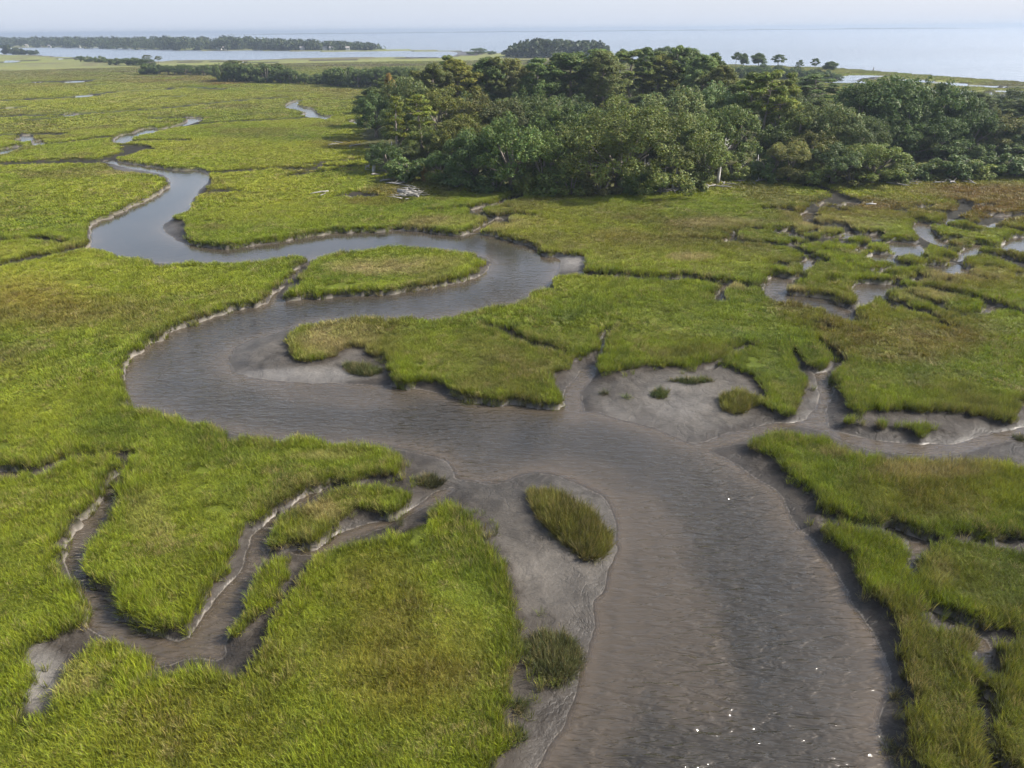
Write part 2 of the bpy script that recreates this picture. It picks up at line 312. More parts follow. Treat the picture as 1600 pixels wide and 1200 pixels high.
for P in (MAIN_WATER, LEFT_WATER, LEFT_WATER2): poly_sdf(WAT, np.array([unproj(x, y, WL)[:2] for x, y in P]))
for P in POND_CUTS:
    G = ground_poly(P, WL + .1, 0.4, True); c = G.mean(0); poly_sdf(WAT, c + (G - c) * 1.0, 3)
for pts, hw, ww in STROKES:
    if ww: stroke_sdf(WAT, pts, ww, WL + .2)
for pts, ww in WATER_STROKES: stroke_sdf(WAT, pts, ww, WL + .1)
for P in WATER_BARS: poly_sdf(WAT, np.array([unproj(x, y, WL)[:2] for x, y in P]), 4, 'min', -1)
np.maximum(WAT, SEAS, out=WAT)
_rg = RR[:, None]
ragg = fbm(GX / 2.0, GY / 2.0, 3, 4) * 1.0 + fbm(GX / 0.7, GY / 0.7, 5, 2) * 0.42
ragg *= np.clip(1.1 - _rg / 900, 0.5, 1)
CUT = CUT + ragg * smooth(-3, -0.2, CUT)
WAT = WAT + fbm(GX / 3.2, GY / 3.2, 9, 4) * 0.55 * np.clip(_rg / 30, .7, 1) + fbm(GX / .8, GY / .8, 10, 2) * .12

# hammock (wooded island) outline on the ground
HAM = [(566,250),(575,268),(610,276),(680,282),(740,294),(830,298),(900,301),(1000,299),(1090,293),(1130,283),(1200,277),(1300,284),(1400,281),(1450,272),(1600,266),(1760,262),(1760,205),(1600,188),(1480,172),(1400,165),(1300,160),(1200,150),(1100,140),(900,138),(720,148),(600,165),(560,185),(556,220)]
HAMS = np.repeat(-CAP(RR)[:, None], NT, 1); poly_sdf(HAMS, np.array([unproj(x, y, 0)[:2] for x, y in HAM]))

# ground height
dm = CUT; dw = WAT
zmud_t = np.clip(dm, 0, None) / (np.clip(dm, 0, None) + np.clip(-dw, 0, None) + 1e-4)
Z = np.zeros((NR, NT))
Z += fbm(GX / 7, GY / 7, 21, 3) * 0.10
edge = -0.10
marsh = dm <= 0
zm = edge * smooth(-0.9, 0, dm)
Z = np.where(marsh, Z * smooth(0, 3, -dm) + zm, 0)
near_w = -dw < 14
zflat = edge - 0.10 * smooth(0, .35, dm) + (WL - edge + .10) * np.where(near_w, zmud_t ** 0.85, 0)
zcreek = np.maximum(edge - 0.9 * np.clip(dm, 0, None), WL + 0.10)
zmud = np.where(CREEK > 0, np.minimum(zflat, zcreek), zflat)
zmud = zmud + (fbm(GX / 1.3, GY / 1.3, 40, 4) * 0.07 - np.abs(fbm(GX / 2.4, GY / 2.4, 44, 3)) * .10 + .02) * smooth(0, .5, dm) * smooth(0, 0.6, -dw)
under = WL - np.minimum(0.16 * np.clip(dw, 0, None) ** 1.15, 1.6)
# shoals in the lower channel
def px_dist(pts, scale=1.0):
    C = catmull(np.array([unproj(x, y, WL)[:2] for x, y in pts]), False, 6); D = np.full((NR, NT), 1e3)
    for k in range(len(C) - 1): seg_dist(D, C[k], C[k + 1], 30)
    return D
sh1 = px_dist([(985,790),(1020,860),(1045,930),(1060,1000),(1075,1080)])
sh2 = px_dist([(930,940),(985,900),(1000,980),(975,1060),(950,1130),(930,1210)])
sh3 = px_dist([(400,592),(520,610),(620,625)])
sh4 = px_dist([(720,755),(760,740),(820,735),(930,745),(990,800)])
def shoal(under, D, wd, depth):
    d = WL - depth - 0.9 * smooth(0, wd, D + fbm(GX / 4, GY / 4, 77, 3) * 1.5) ** 2 * 2
    return np.maximum(under, d)
under = shoal(under, sh1, 5.0, 0.13); under = shoal(under, sh2, 3.2, 0.11); under = shoal(under, sh3, 5, 0.16); under = shoal(under, sh4, 5, 0.20)
under = np.minimum(under, WL - np.clip(dw * 0.075, 0, 0.15))
Z = np.where(marsh, Z, np.where(dw > 0, under, np.maximum(zmud, WL + 0.004)))
Z = Z + 0.5 * smooth(0, 12, HAMS)           # the wooded island stands a little higher
Z = np.where(SEAS > 0, np.minimum(Z, WL - 0.3), Z)
WET = np.where(marsh, 0.0, np.clip(1.1 - (Z - WL) / 0.42, 0, 1))

def bil(A, x, y):
    r = np.hypot(x, y); t = np.arctan2(x, y)
    fi = np.clip(np.interp(r, RR, np.arange(NR)), 0, NR - 1.001); fj = np.clip(np.interp(t, TH, np.arange(NT)), 0, NT - 1.001)
    i = fi.astype(int); j = fj.astype(int); u = fi - i; v = fj - j
    return (A[i, j] * (1 - u) * (1 - v) + A[i + 1, j] * u * (1 - v) + A[i, j + 1] * (1 - u) * v + A[i + 1, j + 1] * u * v)
def ground_z(x, y): return float(bil(Z, np.array([x]), np.array([y]))[0])

# ------------------------------------------------------------------ materials
def mat(name):
    m = bpy.data.materials.new(name); m.use_nodes = True; nt = m.node_tree; nt.nodes.clear()
    o = nt.nodes.new('ShaderNodeOutputMaterial'); return m, nt, o
def node(nt, t, **k):
    n = nt.nodes.new(t)
    for a, b in k.items(): setattr(n, a, b)
    return n
def mixc(nt, f, a, b, bt='MIX'):
    n = node(nt, 'ShaderNodeMix', data_type='RGBA', blend_type=bt)
    for s, v in ((0, f), (6, a), (7, b)):
        if hasattr(v, 'is_linked') or isinstance(v, bpy.types.NodeSocket): nt.links.new(v, n.inputs[s])
        else: n.inputs[s].default_value = v if s == 0 else (*v, 1) if len(v) == 3 else v
    return n.outputs[2]
def math_(nt, op, a, b=0.0):
    n = node(nt, 'ShaderNodeMath', operation=op)
    for s, v in ((0, a), (1, b)):
        if isinstance(v, bpy.types.NodeSocket): nt.links.new(v, n.inputs[s])
        else: n.inputs[s].default_value = v
    return n.outputs[0]
def noise(nt, vec, scale, detail=4, rough=.55, dist=0.0):
    n = node(nt, 'ShaderNodeTexNoise'); n.inputs['Scale'].default_value = scale; n.inputs['Detail'].default_value = detail
    n.inputs['Roughness'].default_value = rough; n.inputs['Distortion'].default_value = dist
    if vec is not None: nt.links.new(vec, n.inputs['Vector'])
    return n.outputs['Fac']
def ramp(nt, f, stops):
    n = node(nt, 'ShaderNodeValToRGB'); e = n.color_ramp.elements
    while len(e) < len(stops): e.new(0.5)
    for k, (p, c) in enumerate(stops): e[k].position = p; e[k].color = (*c, 1) if len(c) == 3 else c
    nt.links.new(f, n.inputs[0]); return n.outputs[0]

def ground_material():
    m, nt, o = mat('marsh_ground'); lk = nt.links.new
    a = node(nt, 'ShaderNodeAttribute', attribute_name='gcol'); wet = node(nt, 'ShaderNodeAttribute', attribute_name='wet')
    geo = node(nt, 'ShaderNodeNewGeometry'); pos = geo.outputs['Position']
    n1 = noise(nt, pos, 0.9, 6, .6, .6); n2 = noise(nt, pos, 7.0, 5, .65, .4); n3 = noise(nt, pos, 0.12, 3)
    c = mixc(nt, .55, a.outputs['Color'], ramp(nt, n1, [(.25, (.45, .44, .43)), (.75, (1.5, 1.5, 1.5))]), 'MULTIPLY')
    c = mixc(nt, .5, c, ramp(nt, n2, [(.3, (.68, .68, .68)), (.7, (1.28, 1.28, 1.28))]), 'MULTIPLY')
    # pale dried crust and shell on the upper mud
    shell = math_(nt, 'MULTIPLY', ramp(nt, noise(nt, pos, 2.6, 6, .7, 1.2), [(.56, (0, 0, 0)), (.70, (1, 1, 1))]), math_(nt, 'SUBTRACT', 1.0, math_(nt, 'ABSOLUTE', math_(nt, 'SUBTRACT', wet.outputs['Fac'], .5))))
    c = mixc(nt, math_(nt, 'MULTIPLY', shell, .10), c, (.42, .39, .36))
    rl = math_(nt, 'ABSOLUTE', math_(nt, 'SUBTRACT', noise(nt, pos, .32, 4, .55, 1.2), .5))     # small drainage rills
    rill = ramp(nt, rl, [(.0, (.35, .35, .35)), (.022, (1, 1, 1))])
    c = mixc(nt, .22, c, rill, 'MULTIPLY')
    b = node(nt, 'ShaderNodeBsdfPrincipled'); lk(c, b.inputs['Base Color']); lk(math_(nt, 'ADD', math_(nt, 'MULTIPLY', wet.outputs['Fac'], .22), .06), b.inputs['Specular IOR Level'])
    rgh = math_(nt, 'SUBTRACT', .82, math_(nt, 'MULTIPLY', wet.outputs['Fac'], .38)); lk(rgh, b.inputs['Roughness'])
    bp = node(nt, 'ShaderNodeBump'); bp.inputs['Distance'].default_value = .14; bp.inputs['Strength'].default_value = .9
    hgt = math_(nt, 'ADD', math_(nt, 'MULTIPLY', n1, .9), math_(nt, 'ADD', math_(nt, 'MULTIPLY', n2, .35), math_(nt, 'MULTIPLY', rill, .2))); lk(hgt, bp.inputs['Height']); und = node(nt, 'ShaderNodeAttribute', attribute_name='under'); lk(math_(nt, 'MULTIPLY', math_(nt, 'SUBTRACT', 1.0, und.outputs['Fac']), .9), bp.inputs['Strength']); lk(bp.outputs[0], b.inputs['Normal'])
    lk(b.outputs[0], o.inputs[0]); return m

def water_material(name, sea=False):
    m, nt, o = mat(name); lk = nt.links.new
    geo = node(nt, 'ShaderNodeNewGeometry'); pos = geo.outputs['Position']
    tint = node(nt, 'ShaderNodeAttribute', attribute_name='depth')
    def wavevec(rot, sx, sy):
        mpn = node(nt, 'ShaderNodeMapping'); mpn.inputs['Rotation'].default_value = (0, 0, R_(rot)); mpn.inputs['Scale'].default_value = (sx, sy, 1)
        lk(pos, mpn.inputs[0]); return mpn.outputs[0]
    if sea:
        h = math_(nt, 'ADD', math_(nt, 'MULTIPLY', noise(nt, wavevec(20, .05, .18), 1.0, 5, .6), 1.0), math_(nt, 'MULTIPLY', noise(nt, wavevec(-10, .008, .02), 1, 3), 2.0))
        dist, strength = 2.5, .6
    else:
        h1 = noise(nt, wavevec(20, .85, 3.0), 1.0, 2, .5, .5)
        h2 = noise(nt, wavevec(-10, 1.6, 5.4), 1.0, 2, .5, .3)
        patch = ramp(nt, noise(nt, wavevec(0, .05, .035), 1.0, 3), [(.35, (.25, .25, .25)), (.65, (1, 1, 1))])
        sp_ = node(nt, 'ShaderNodeSeparateXYZ'); lk(pos, sp_.inputs[0])       # the sheltered upper bends lie calmer
        mr = node(nt, 'ShaderNodeMapRange'); lk(sp_.outputs[1], mr.inputs[0]); mr.inputs[1].default_value = 34; mr.inputs[2].default_value = 80; mr.inputs[3].default_value = 1.0; mr.inputs[4].default_value = .07
        h = math_(nt, 'MULTIPLY', math_(nt, 'MULTIPLY', math_(nt, 'ADD', math_(nt, 'MULTIPLY', h1, 1.0), math_(nt, 'MULTIPLY', h2, .30)), patch), mr.outputs[0])
        dist, strength = .42, 1.0
    bp = node(nt, 'ShaderNodeBump'); bp.inputs['Distance'].default_value = dist; bp.inputs['Strength'].default_value = strength; lk(h, bp.inputs['Height'])
    # murky tidal water: light is scattered back by silt, the bed shows only where it is shallow
    silt = noise(nt, wavevec(30, .12, .05), 1.0, 4, .6, .8)
    body = ramp(nt, silt, [(.3, (.026, .023, .018)), (.7, (.046, .039, .030))]) if not sea else None
    df = node(nt, 'ShaderNodeBsdfDiffuse'); lk(bp.outputs[0], df.inputs['Normal'])
    if sea: lk(ramp(nt, noise(nt, wavevec(6, .0009, .006), 1.0, 4, .6, .4), [(.35, (.030, .045, .062)), (.65, (.085, .115, .145))]), df.inputs[0])
    else:       # silt is stirred up over the shoals
        ex = math_(nt, 'EXPONENT', math_(nt, 'MULTIPLY', tint.outputs['Fac'], -5.0))
        lk(mixc(nt, math_(nt, 'MULTIPLY', ex, .70), body, (.104, .080, .056)), df.inputs[0])
    tr = node(nt, 'ShaderNodeBsdfTransparent'); tr.inputs[0].default_value = (.90, .86, .80, 1)
    mixb = node(nt, 'ShaderNodeMixShader')
    if sea: mixb.inputs[0].default_value = 1.0
    else:
        e = math_(nt, 'SUBTRACT', 1.0, math_(nt, 'MULTIPLY', math_(nt, 'EXPONENT', math_(nt, 'MULTIPLY', tint.outputs['Fac'], -50.0)), .75))
        lk(e, mixb.inputs[0])
    lk(tr.outputs[0], mixb.inputs[1]); lk(df.outputs[0], mixb.inputs[2])
    gl = node(nt, 'ShaderNodeBsdfGlossy'); gl.inputs['Roughness'].default_value = .32 if sea else .10
    gl.inputs['Color'].default_value = (.95, .95, .95, 1)
    lk(bp.outputs[0], gl.inputs['Normal'])
    fr = node(nt, 'ShaderNodeFresnel'); fr.inputs['IOR'].default_value = 1.5; lk(bp.outputs[0], fr.inputs['Normal'])
    ms = node(nt, 'ShaderNodeMixShader'); lk(fr.outputs[0], ms.inputs[0]); lk(mixb.outputs[0], ms.inputs[1]); lk(gl.outputs[0], ms.inputs[2])
    lk(ms.outputs[0], o.inputs[0]); return m

def leaf_material(name, attr, atype, translucent=.3, bright=1.0):
    m, nt, o = mat(name); lk = nt.links.new
    a = node(nt, 'ShaderNodeAttribute', attribute_name=attr, attribute_type=atype)
    c = a.outputs['Color']
    if atype == 'GEOMETRY' and attr == 'leafcol':        # each tree's own hue
        oi = node(nt, 'ShaderNodeObjectInfo')
        c = mixc(nt, 1.0, c, oi.outputs['Color'], 'MULTIPLY')
    if atype == 'INSTANCER':
        sh = node(nt, 'ShaderNodeAttribute', attribute_name='bladecol'); c = mixc(nt, 1.0, c, sh.outputs['Color'], 'MULTIPLY')
    df = node(nt, 'ShaderNodeBsdfPrincipled'); df.inputs['Roughness'].default_value = .6
    df.inputs['Specular IOR Level'].default_value = .25
    lk(c, df.inputs['Base Color'])
    tr = node(nt, 'ShaderNodeBsdfTranslucent'); lk(c, tr.inputs[0])
    mx_ = node(nt, 'ShaderNodeMixShader'); mx_.inputs[0].default_value = translucent
    lk(df.outputs[0], mx_.inputs[1]); lk(tr.outputs[0], mx_.inputs[2]); lk(mx_.outputs[0], o.inputs[0]); return m
def bark_material(name, c0, c1):
    m, nt, o = mat(name); lk = nt.links.new
    t = node(nt, 'ShaderNodeTexCoord'); mpn = node(nt, 'ShaderNodeMapping'); mpn.inputs['Scale'].default_value = (3, 3, .6); lk(t.outputs['Object'], mpn.inputs[0])
    n = noise(nt, mpn.outputs[0], 2.5, 5, .6)
    b = node(nt, 'ShaderNodeBsdfPrincipled'); b.inputs['Roughness'].default_value = .85
    lk(ramp(nt, n, [(.3, c0), (.7, c1)]), b.inputs['Base Color']); lk(b.outputs[0], o.inputs[0]); return m

M_GROUND = ground_material(); M_WATER = water_material('tidal_water'); M_SEA = water_material('sea_water', True)
M_GRASS = leaf_material('marsh_grass', 'tint', 'INSTANCER', .32)
M_TUFT = leaf_material('tuft_grass', 'tint', 'GEOMETRY', .32)
M_LEAF = leaf_material('foliage', 'leafcol', 'GEOMETRY', .32)
M_BARK = bark_material('bark', (.09, .075, .06), (.26, .22, .18))
M_PINEBARK = bark_material('pine_bark', (.14, .11, .09), (.38, .32, .27))
M_DEAD = bark_material('bleached_wood', (.30, .28, .25), (.58, .55, .51))
M_DRIFT = bark_material('drift_wood', (.14, .13, .115), (.34, .32, .29))
M_WALL = bark_material('house_wall', (.42, .41, .39), (.56, .55, .52))
M_ROOF = bark_material('house_roof', (.22, .20, .19), (.34, .31, .29))
M_PANE = bark_material('house_window', (.04, .05, .06), (.08, .09, .10))

def mesh_obj(name, verts, faces, m, parent=None, kind=None, label=None, cat=None, group=None, link=True):
    me = bpy.data.meshes.new(name); me.from_pydata(verts, [], faces); me.materials.append(m); me.update()
    o = bpy.data.objects.new(name, me)
    if link: col.objects.link(o)
    if parent: o.parent = parent
    tag(o, label, cat, group, kind); return o
def np_mesh(name, V, Fq, m):
    """V (n,3), Fq (k,3) or (k,4)"""
    me = bpy.data.meshes.new(name); k = Fq.shape[1]
    me.vertices.add(len(V)); me.vertices.foreach_set('co', np.ascontiguousarray(V, dtype=np.float32).ravel())
    me.loops.add(Fq.size); me.loops.foreach_set('vertex_index', np.ascontiguousarray(Fq, dtype=np.int32).ravel())
    me.polygons.add(len(Fq)); me.polygons.foreach_set('loop_start', np.arange(0, Fq.size, k, dtype=np.int32))
    me.update(calc_edges=True); me.materials.append(m); return me
def add_attr(me, name, data, typ='FLOAT_COLOR', dom='POINT'):
    at = me.attributes.new(name, typ, dom)
    if typ == 'FLOAT_COLOR': at.data.foreach_set('color', np.ascontiguousarray(data, dtype=np.float32).ravel())
    elif typ == 'FLOAT_VECTOR': at.data.foreach_set('vector', np.ascontiguousarray(data, dtype=np.float32).ravel())
    else: at.data.foreach_set('value', np.ascontiguousarray(data).ravel())
def tag(o, label=None, cat=None, group=None, kind=None):
    if label: o['label'] = label
    if cat: o['category'] = cat
    if group: o['group'] = group
    if kind: o['kind'] = kind
def rgba(c): return np.concatenate([c, np.ones((len(c), 1))], 1)

# ------------------------------------------------------------------ grass colour over the marsh
def ell(px, py, cx, cy, rx, ry): return np.clip(1 - ((px - cx) / rx) ** 2 - ((py - cy) / ry) ** 2, 0, 1) ** .7
GREEN = np.array([.178, .230, .015]); DEEP = np.array([.100, .148, .015]); YELL = np.array([.262, .292, .026]); BROWN = np.array([.165, .105, .028]); STRAW = np.array([.36, .30, .135]); OLIVE = np.array([.150, .150, .030])
BROWN_E = [(1430,515,150,50,.75),(1300,470,90,40,.45),(1560,420,140,35,.5),(1500,310,160,32,.8),(1330,330,120,22,.5),(590,300,60,14,.75),(40,470,120,50,.45),(150,480,100,20,.2),(1480,750,160,60,.35),(470,850,40,60,.15),(640,1020,150,110,.5),(590,910,90,70,.4),(300,1130,160,80,.35),(270,870,90,60,.2),(960,350,200,40,.3),(400,120,120,8,.9),(260,120,110,7,.8),(540,142,70,8,.8),(560,222,90,10,.5),(80,115,130,6,.5),(60,130,90,6,.45),(1560,300,120,25,.5),(420,262,80,10,.25),(1580,330,80,30,.6)]
YELL_E = [(60,430,260,60,.7),(300,430,120,25,.5),(150,300,140,40,.3),(80,150,300,30,.6),(300,230,200,25,.5),(420,310,160,40,.55),(900,360,150,40,.4),(1080,400,160,25,.5),(60,610,120,70,.3),(620,1050,200,150,.25),(280,150,160,20,.5),(500,240,120,25,.4)]
STRAW_E = [(520,520,62,30,.75),(620,408,110,16,.55),(500,790,40,22,.55),(900,785,34,48,.35),(1280,345,60,12,.5),(800,345,60,14,.35),(700,340,70,10,.3),(1480,720,110,18,.45),(1090,395,40,8,.7),(1165,440,35,8,.5),(110,1050,60,40,.35),(1465,880,28,40,.35),(1300,350,90,10,.4),(1510,425,110,14,.4),(510,700,60,10,.4),(1460,455,60,12,.5),(1250,445,30,8,.5),(230,805,40,60,.2),(450,850,40,40,.3),(200,262,60,8,.3),(1165,610,26,22,.4),(1330,690,60,8,.3),(1130,340,60,10,.3)]
DEEP_E = [(900,470,70,20,.3),(1330,560,160,40,.35),(740,820,40,110,.5),(1590,900,70,60,.35),(1500,1000,80,140,.2),(400,180,140,12,.4),(430,210,120,12,.5),(170,640,80,60,.4),(1110,560,160,25,.2)]
def grass_colour(x, y):
    px, py = proj(np.stack([x, y, np.full_like(x, .4)], 1))
    n1 = fbm(x / 26, y / 26, 51, 4); n2 = fbm(x / 7, y / 7, 61, 4); n3 = fbm(x / 1.6, y / 1.6, 71, 3)
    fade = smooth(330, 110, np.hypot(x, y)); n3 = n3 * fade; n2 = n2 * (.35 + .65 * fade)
    px = px + n2 * 40; py = py + n1 * 14
    c = np.repeat(GREEN[None], len(x), 0)
    def lay(c, colr, a): a = np.clip(a, 0, 1)[:, None]; return c * (1 - a) + colr * a
    c = lay(c, YELL, .30 + .9 * n1 + .35 * n2)
    c = lay(c, DEEP, .05 + .7 * n2 - .3 * n1 + .5 * n3)
    c = lay(c, OLIVE, smooth(.02, .42, fbm(x / 11 + 5, y / 11, 81, 4)) * .85)
    for E, colr in ((YELL_E, YELL), (DEEP_E, DEEP), (BROWN_E, BROWN), (STRAW_E, STRAW)):
        for cx, cy, rx, ry, a in E: c = lay(c, colr, ell(px, py, cx, cy, rx, ry) * a * (.85 if colr is BROWN else 1) * (1 + .9 * n2 + .6 * n3))
    r = np.hypot(x, y)
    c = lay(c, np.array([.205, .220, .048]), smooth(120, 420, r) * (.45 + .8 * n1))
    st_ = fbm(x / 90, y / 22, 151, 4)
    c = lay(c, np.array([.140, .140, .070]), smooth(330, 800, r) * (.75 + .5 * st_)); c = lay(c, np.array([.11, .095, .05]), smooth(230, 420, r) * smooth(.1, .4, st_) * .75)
    return c

# ------------------------------------------------------------------ ground sheet
keep_rows = NR
V = np.stack([GX, GY, Z], -1).reshape(-1, 3)
idx = np.arange(NR * NT).reshape(NR, NT)
fmask = ~((SEAS[:-1, :-1] > 6) & (SEAS[1:, 1:] > 6))
quads = np.stack([idx[:-1, :-1], idx[:-1, 1:], idx[1:, 1:], idx[1:, :-1]], -1)[fmask]
gm = np_mesh('ground', V, quads, M_GROUND)
xf, yf = GX.ravel(), GY.ravel()
mud_n = np.clip(fbm(xf / 4, yf / 4, 91, 5) * .9 + .5 - .9 * smooth(.10, .0, np.abs(fbm(xf / 6 + 3, yf / 6, 95, 4))) * .5, 0, 1)[:, None]
MUD_D, MUD_L = np.array([.046, .040, .033]), np.array([.102, .091, .078])
mudc = MUD_D * (1 - mud_n) + MUD_L * mud_n
wetf = WET.ravel()[:, None]
mudc = mudc * (1 - .10 * wetf)
peat_shade = smooth(1.1, .1, CUT).ravel()[:, None] * smooth(0, .25, (Z - WL)).ravel()[:, None]
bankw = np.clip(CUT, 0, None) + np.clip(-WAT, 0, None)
peat_shade = np.maximum(peat_shade, (smooth(4.5, 2.2, bankw) * (CUT > 0)).ravel()[:, None])
mudc = mudc * (1 - peat_shade) + np.array([.036, .030, .024]) * peat_shade      # dark peaty roots of the bank, plus painted shade of the grass overhang
# pale sand: beach spit and creek rims
ppx, ppy = proj(np.stack([xf, yf, np.full_like(xf, WL)], 1))
sandm = np.clip(ell(ppx, ppy, 892, 408, 36, 18) + ell(ppx, ppy, 480, 588, 130, 12) * .8 + ell(ppx, ppy, 1145, 367, 22, 10) + ell(ppx, ppy, 1400, 395, 180, 30) * .8 + ell(ppx, ppy, 60, 1070, 60, 60) * .7 + ell(ppx, ppy, 1060, 620, 60, 40) * .35+ ell(ppx, ppy, 1480, 416, 60, 10) * .8, 0, 1)[:, None] * (1 - .3 * wetf)
sandm = np.where((xf * 0 + np.hypot(xf, yf) > 350)[:, None], np.maximum(sandm, .6 * (smooth(-14, -2, SEAS) * (SEAS < 0)).ravel()[:, None]), sandm)
mudc = mudc * (1 - sandm) + np.array([.18, .168, .153]) * sandm
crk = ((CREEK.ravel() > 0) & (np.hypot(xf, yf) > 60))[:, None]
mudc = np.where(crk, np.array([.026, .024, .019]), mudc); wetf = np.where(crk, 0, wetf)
mud_under = np.array([.17, .15, .125])
mudc = np.where((WAT.ravel() > 0)[:, None] & (SEAS.ravel() < 0)[:, None] & (Z.ravel() < WL + .01)[:, None], mud_under, mudc)
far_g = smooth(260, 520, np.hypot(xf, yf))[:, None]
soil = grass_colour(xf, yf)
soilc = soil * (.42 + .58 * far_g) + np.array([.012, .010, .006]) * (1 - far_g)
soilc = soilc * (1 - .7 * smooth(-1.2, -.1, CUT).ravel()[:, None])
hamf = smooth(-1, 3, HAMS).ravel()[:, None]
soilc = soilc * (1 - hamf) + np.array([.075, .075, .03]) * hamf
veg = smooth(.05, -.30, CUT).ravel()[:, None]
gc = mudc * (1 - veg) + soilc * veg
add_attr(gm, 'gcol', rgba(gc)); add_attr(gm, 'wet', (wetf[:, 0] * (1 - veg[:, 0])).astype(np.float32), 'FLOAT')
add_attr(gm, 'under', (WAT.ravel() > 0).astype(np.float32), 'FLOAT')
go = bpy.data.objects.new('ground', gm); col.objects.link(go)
tag(go, 'marsh platform, grey mud banks and creek beds', None, None, 'structure')
gm.polygons.foreach_set('use_smooth', np.ones(len(gm.polygons), bool))

# water of the creeks (near) and the sea with its lagoon (far)
SPLIT = 380.0
isp = int(np.searchsorted(RR, SPLIT))
s2 = 2
ii = np.arange(0, isp + 1, s2); jj = np.arange(0, NT, s2)
WX, WY = GX[np.ix_(ii, jj)], GY[np.ix_(ii, jj)]
wv = np.stack([WX, WY, np.full_like(WX, WL)], -1).reshape(-1, 3)
wi = np.arange(len(ii) * len(jj)).reshape(len(ii), len(jj))
wmax = WAT[np.ix_(ii, jj)]
thr = -(0.6 + 0.012 * RR[ii])[:, None]
wok = (wmax[:-1, :-1] > thr[:-1]) | (wmax[1:, 1:] > thr[:-1]) | (wmax[1:, :-1] > thr[:-1]) | (wmax[:-1, 1:] > thr[:-1])
wq = np.stack([wi[:-1, :-1], wi[:-1, 1:], wi[1:, 1:], wi[1:, :-1]], -1)[wok]
wm = np_mesh('tidal_creek_water', wv, wq, M_WATER)
add_attr(wm, 'depth', np.clip(WL - Z[np.ix_(ii, jj)], 0, 3).ravel().astype(np.float32), 'FLOAT')
wo_ = bpy.data.objects.new('tidal_creek_water', wm); col.objects.link(wo_); tag(wo_, 'murky grey brown water of the winding tidal creek', None, None, 'structure')
SR = np.concatenate([[RR[ii[-1]]], np.geomspace(RR[ii[-1]] * 1.01, 16000, 90)]); ST = np.linspace(-R_(75), R_(75), 160)
sx, sy = SR[:, None] * np.sin(ST), SR[:, None] * np.cos(ST)
sv = np.stack([sx, sy, np.full_like(sx, WL)], -1).reshape(-1, 3); si = np.arange(sx.size).reshape(sx.shape)
sm_ = np_mesh('sea', sv, np.stack([si[:-1, :-1], si[:-1, 1:], si[1:, 1:], si[1:, :-1]], -1).reshape(-1, 4), M_SEA)
so = bpy.data.objects.new('sea', sm_); col.objects.link(so); tag(so, 'pale blue grey sea reaching the horizon', None, None, 'structure')

# ------------------------------------------------------------------ grass
def clump_mesh(name, n, rad, h, wd, lean, seed, droop=.35):
    vr = .28 if wd < .03 else .13
    g = np.random.default_rng(seed); V = []; Fc = []; C = []
    for k in range(n):
        a = g.uniform(0, 2 * math.pi); rr = rad * math.sqrt(g.uniform(0, 1)); b = np.array([rr * math.cos(a), rr * math.sin(a), -0.03])
        da = a + g.normal(0, .8); ln = abs(g.normal(lean, lean * .5)); hh = h * g.uniform(.55, 1.1)
        d = np.array([math.cos(da) * math.sin(ln), math.sin(da) * math.sin(ln), math.cos(ln)])
        sd = np.array([-math.sin(da + g.normal(0, .5)), math.cos(da + g.normal(0, .5)), 0]) * wd * g.uniform(.7, 1.2) / 2
        m = b + d * hh * .55; out = np.array([math.cos(da), math.sin(da), 0])
        t = m + (d * (1 - droop) + out * droop * g.uniform(.3, 1.3)) * hh * .5
        i = len(V); V += [b - sd, b + sd, m - sd * .85, m + sd * .85, t]
        Fc += [(i, i + 1, i + 3), (i, i + 3, i + 2), (i + 2, i + 3, i + 4)]
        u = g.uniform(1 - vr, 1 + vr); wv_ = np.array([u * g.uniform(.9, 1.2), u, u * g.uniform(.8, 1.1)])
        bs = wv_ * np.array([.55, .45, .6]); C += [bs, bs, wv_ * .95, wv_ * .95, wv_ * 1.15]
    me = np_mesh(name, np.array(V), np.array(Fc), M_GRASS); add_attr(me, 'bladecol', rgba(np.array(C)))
    return me, np.array(V), np.array(Fc), np.array(C)
LOD = [  # r0, r1, spacing, variants (n, rad, h, w, lean)
 (3, 60, .165, [(26, .15, .46, .017, .36), (26, .15, .54, .018, .46), (28, .17, .40, .017, .58)]),
 (60, 120, .31, [(28, .28, .46, .034, .40), (28, .27, .54, .036, .5)]),
 (120, 250, .74, [(38, .70, .46, .085, .42), (38, .66, .54, .09, .5)]),
 (250, 700, 2.1, [(46, 1.9, .46, .27, .5), (46, 1.8, .52, .29, .6)])]
gcoll = bpy.data.collections.new('grass_variants'); PROTO = []; lod_ids = []
for li, (r0, r1, sp, vs) in enumerate(LOD):
    ids = []
    for vi, v in enumerate(vs):
        nm = 'grass_%02d' % len(PROTO)
        me, pv, pf, pc = clump_mesh(nm, *v, seed=100 + len(PROTO))
        gcoll.objects.link(bpy.data.objects.new(nm, me)); ids.append(len(PROTO)); PROTO.append((pv, pf, pc))
    lod_ids.append(ids)
def scatter(r0, r1, sp):
    """jittered square lattice inside the ring, in view of a camera near this one"""
    ymax = r1; xs = np.arange(-r1, r1, sp); ys = np.arange(-8, r1, sp)
    X, Y = np.meshgrid(xs, ys); X = X.ravel(); Y = Y.ravel()
    lim = np.abs(np.arctan2(X, Y)); rr = np.hypot(X, Y)
    half = np.interp(rr, [10, 40, 100, 300, 700], [R_(95), R_(66), R_(47), R_(41), R_(40)])
    k = (rr >= r0) & (rr < r1) & (lim < half); X = X[k]; Y = Y[k]
    return X + rng.uniform(-.5, .5, len(X)) * sp, Y + rng.uniform(-.5, .5, len(X)) * sp
GP = []; GROT = []; GSC = []; GT = []; GI = []
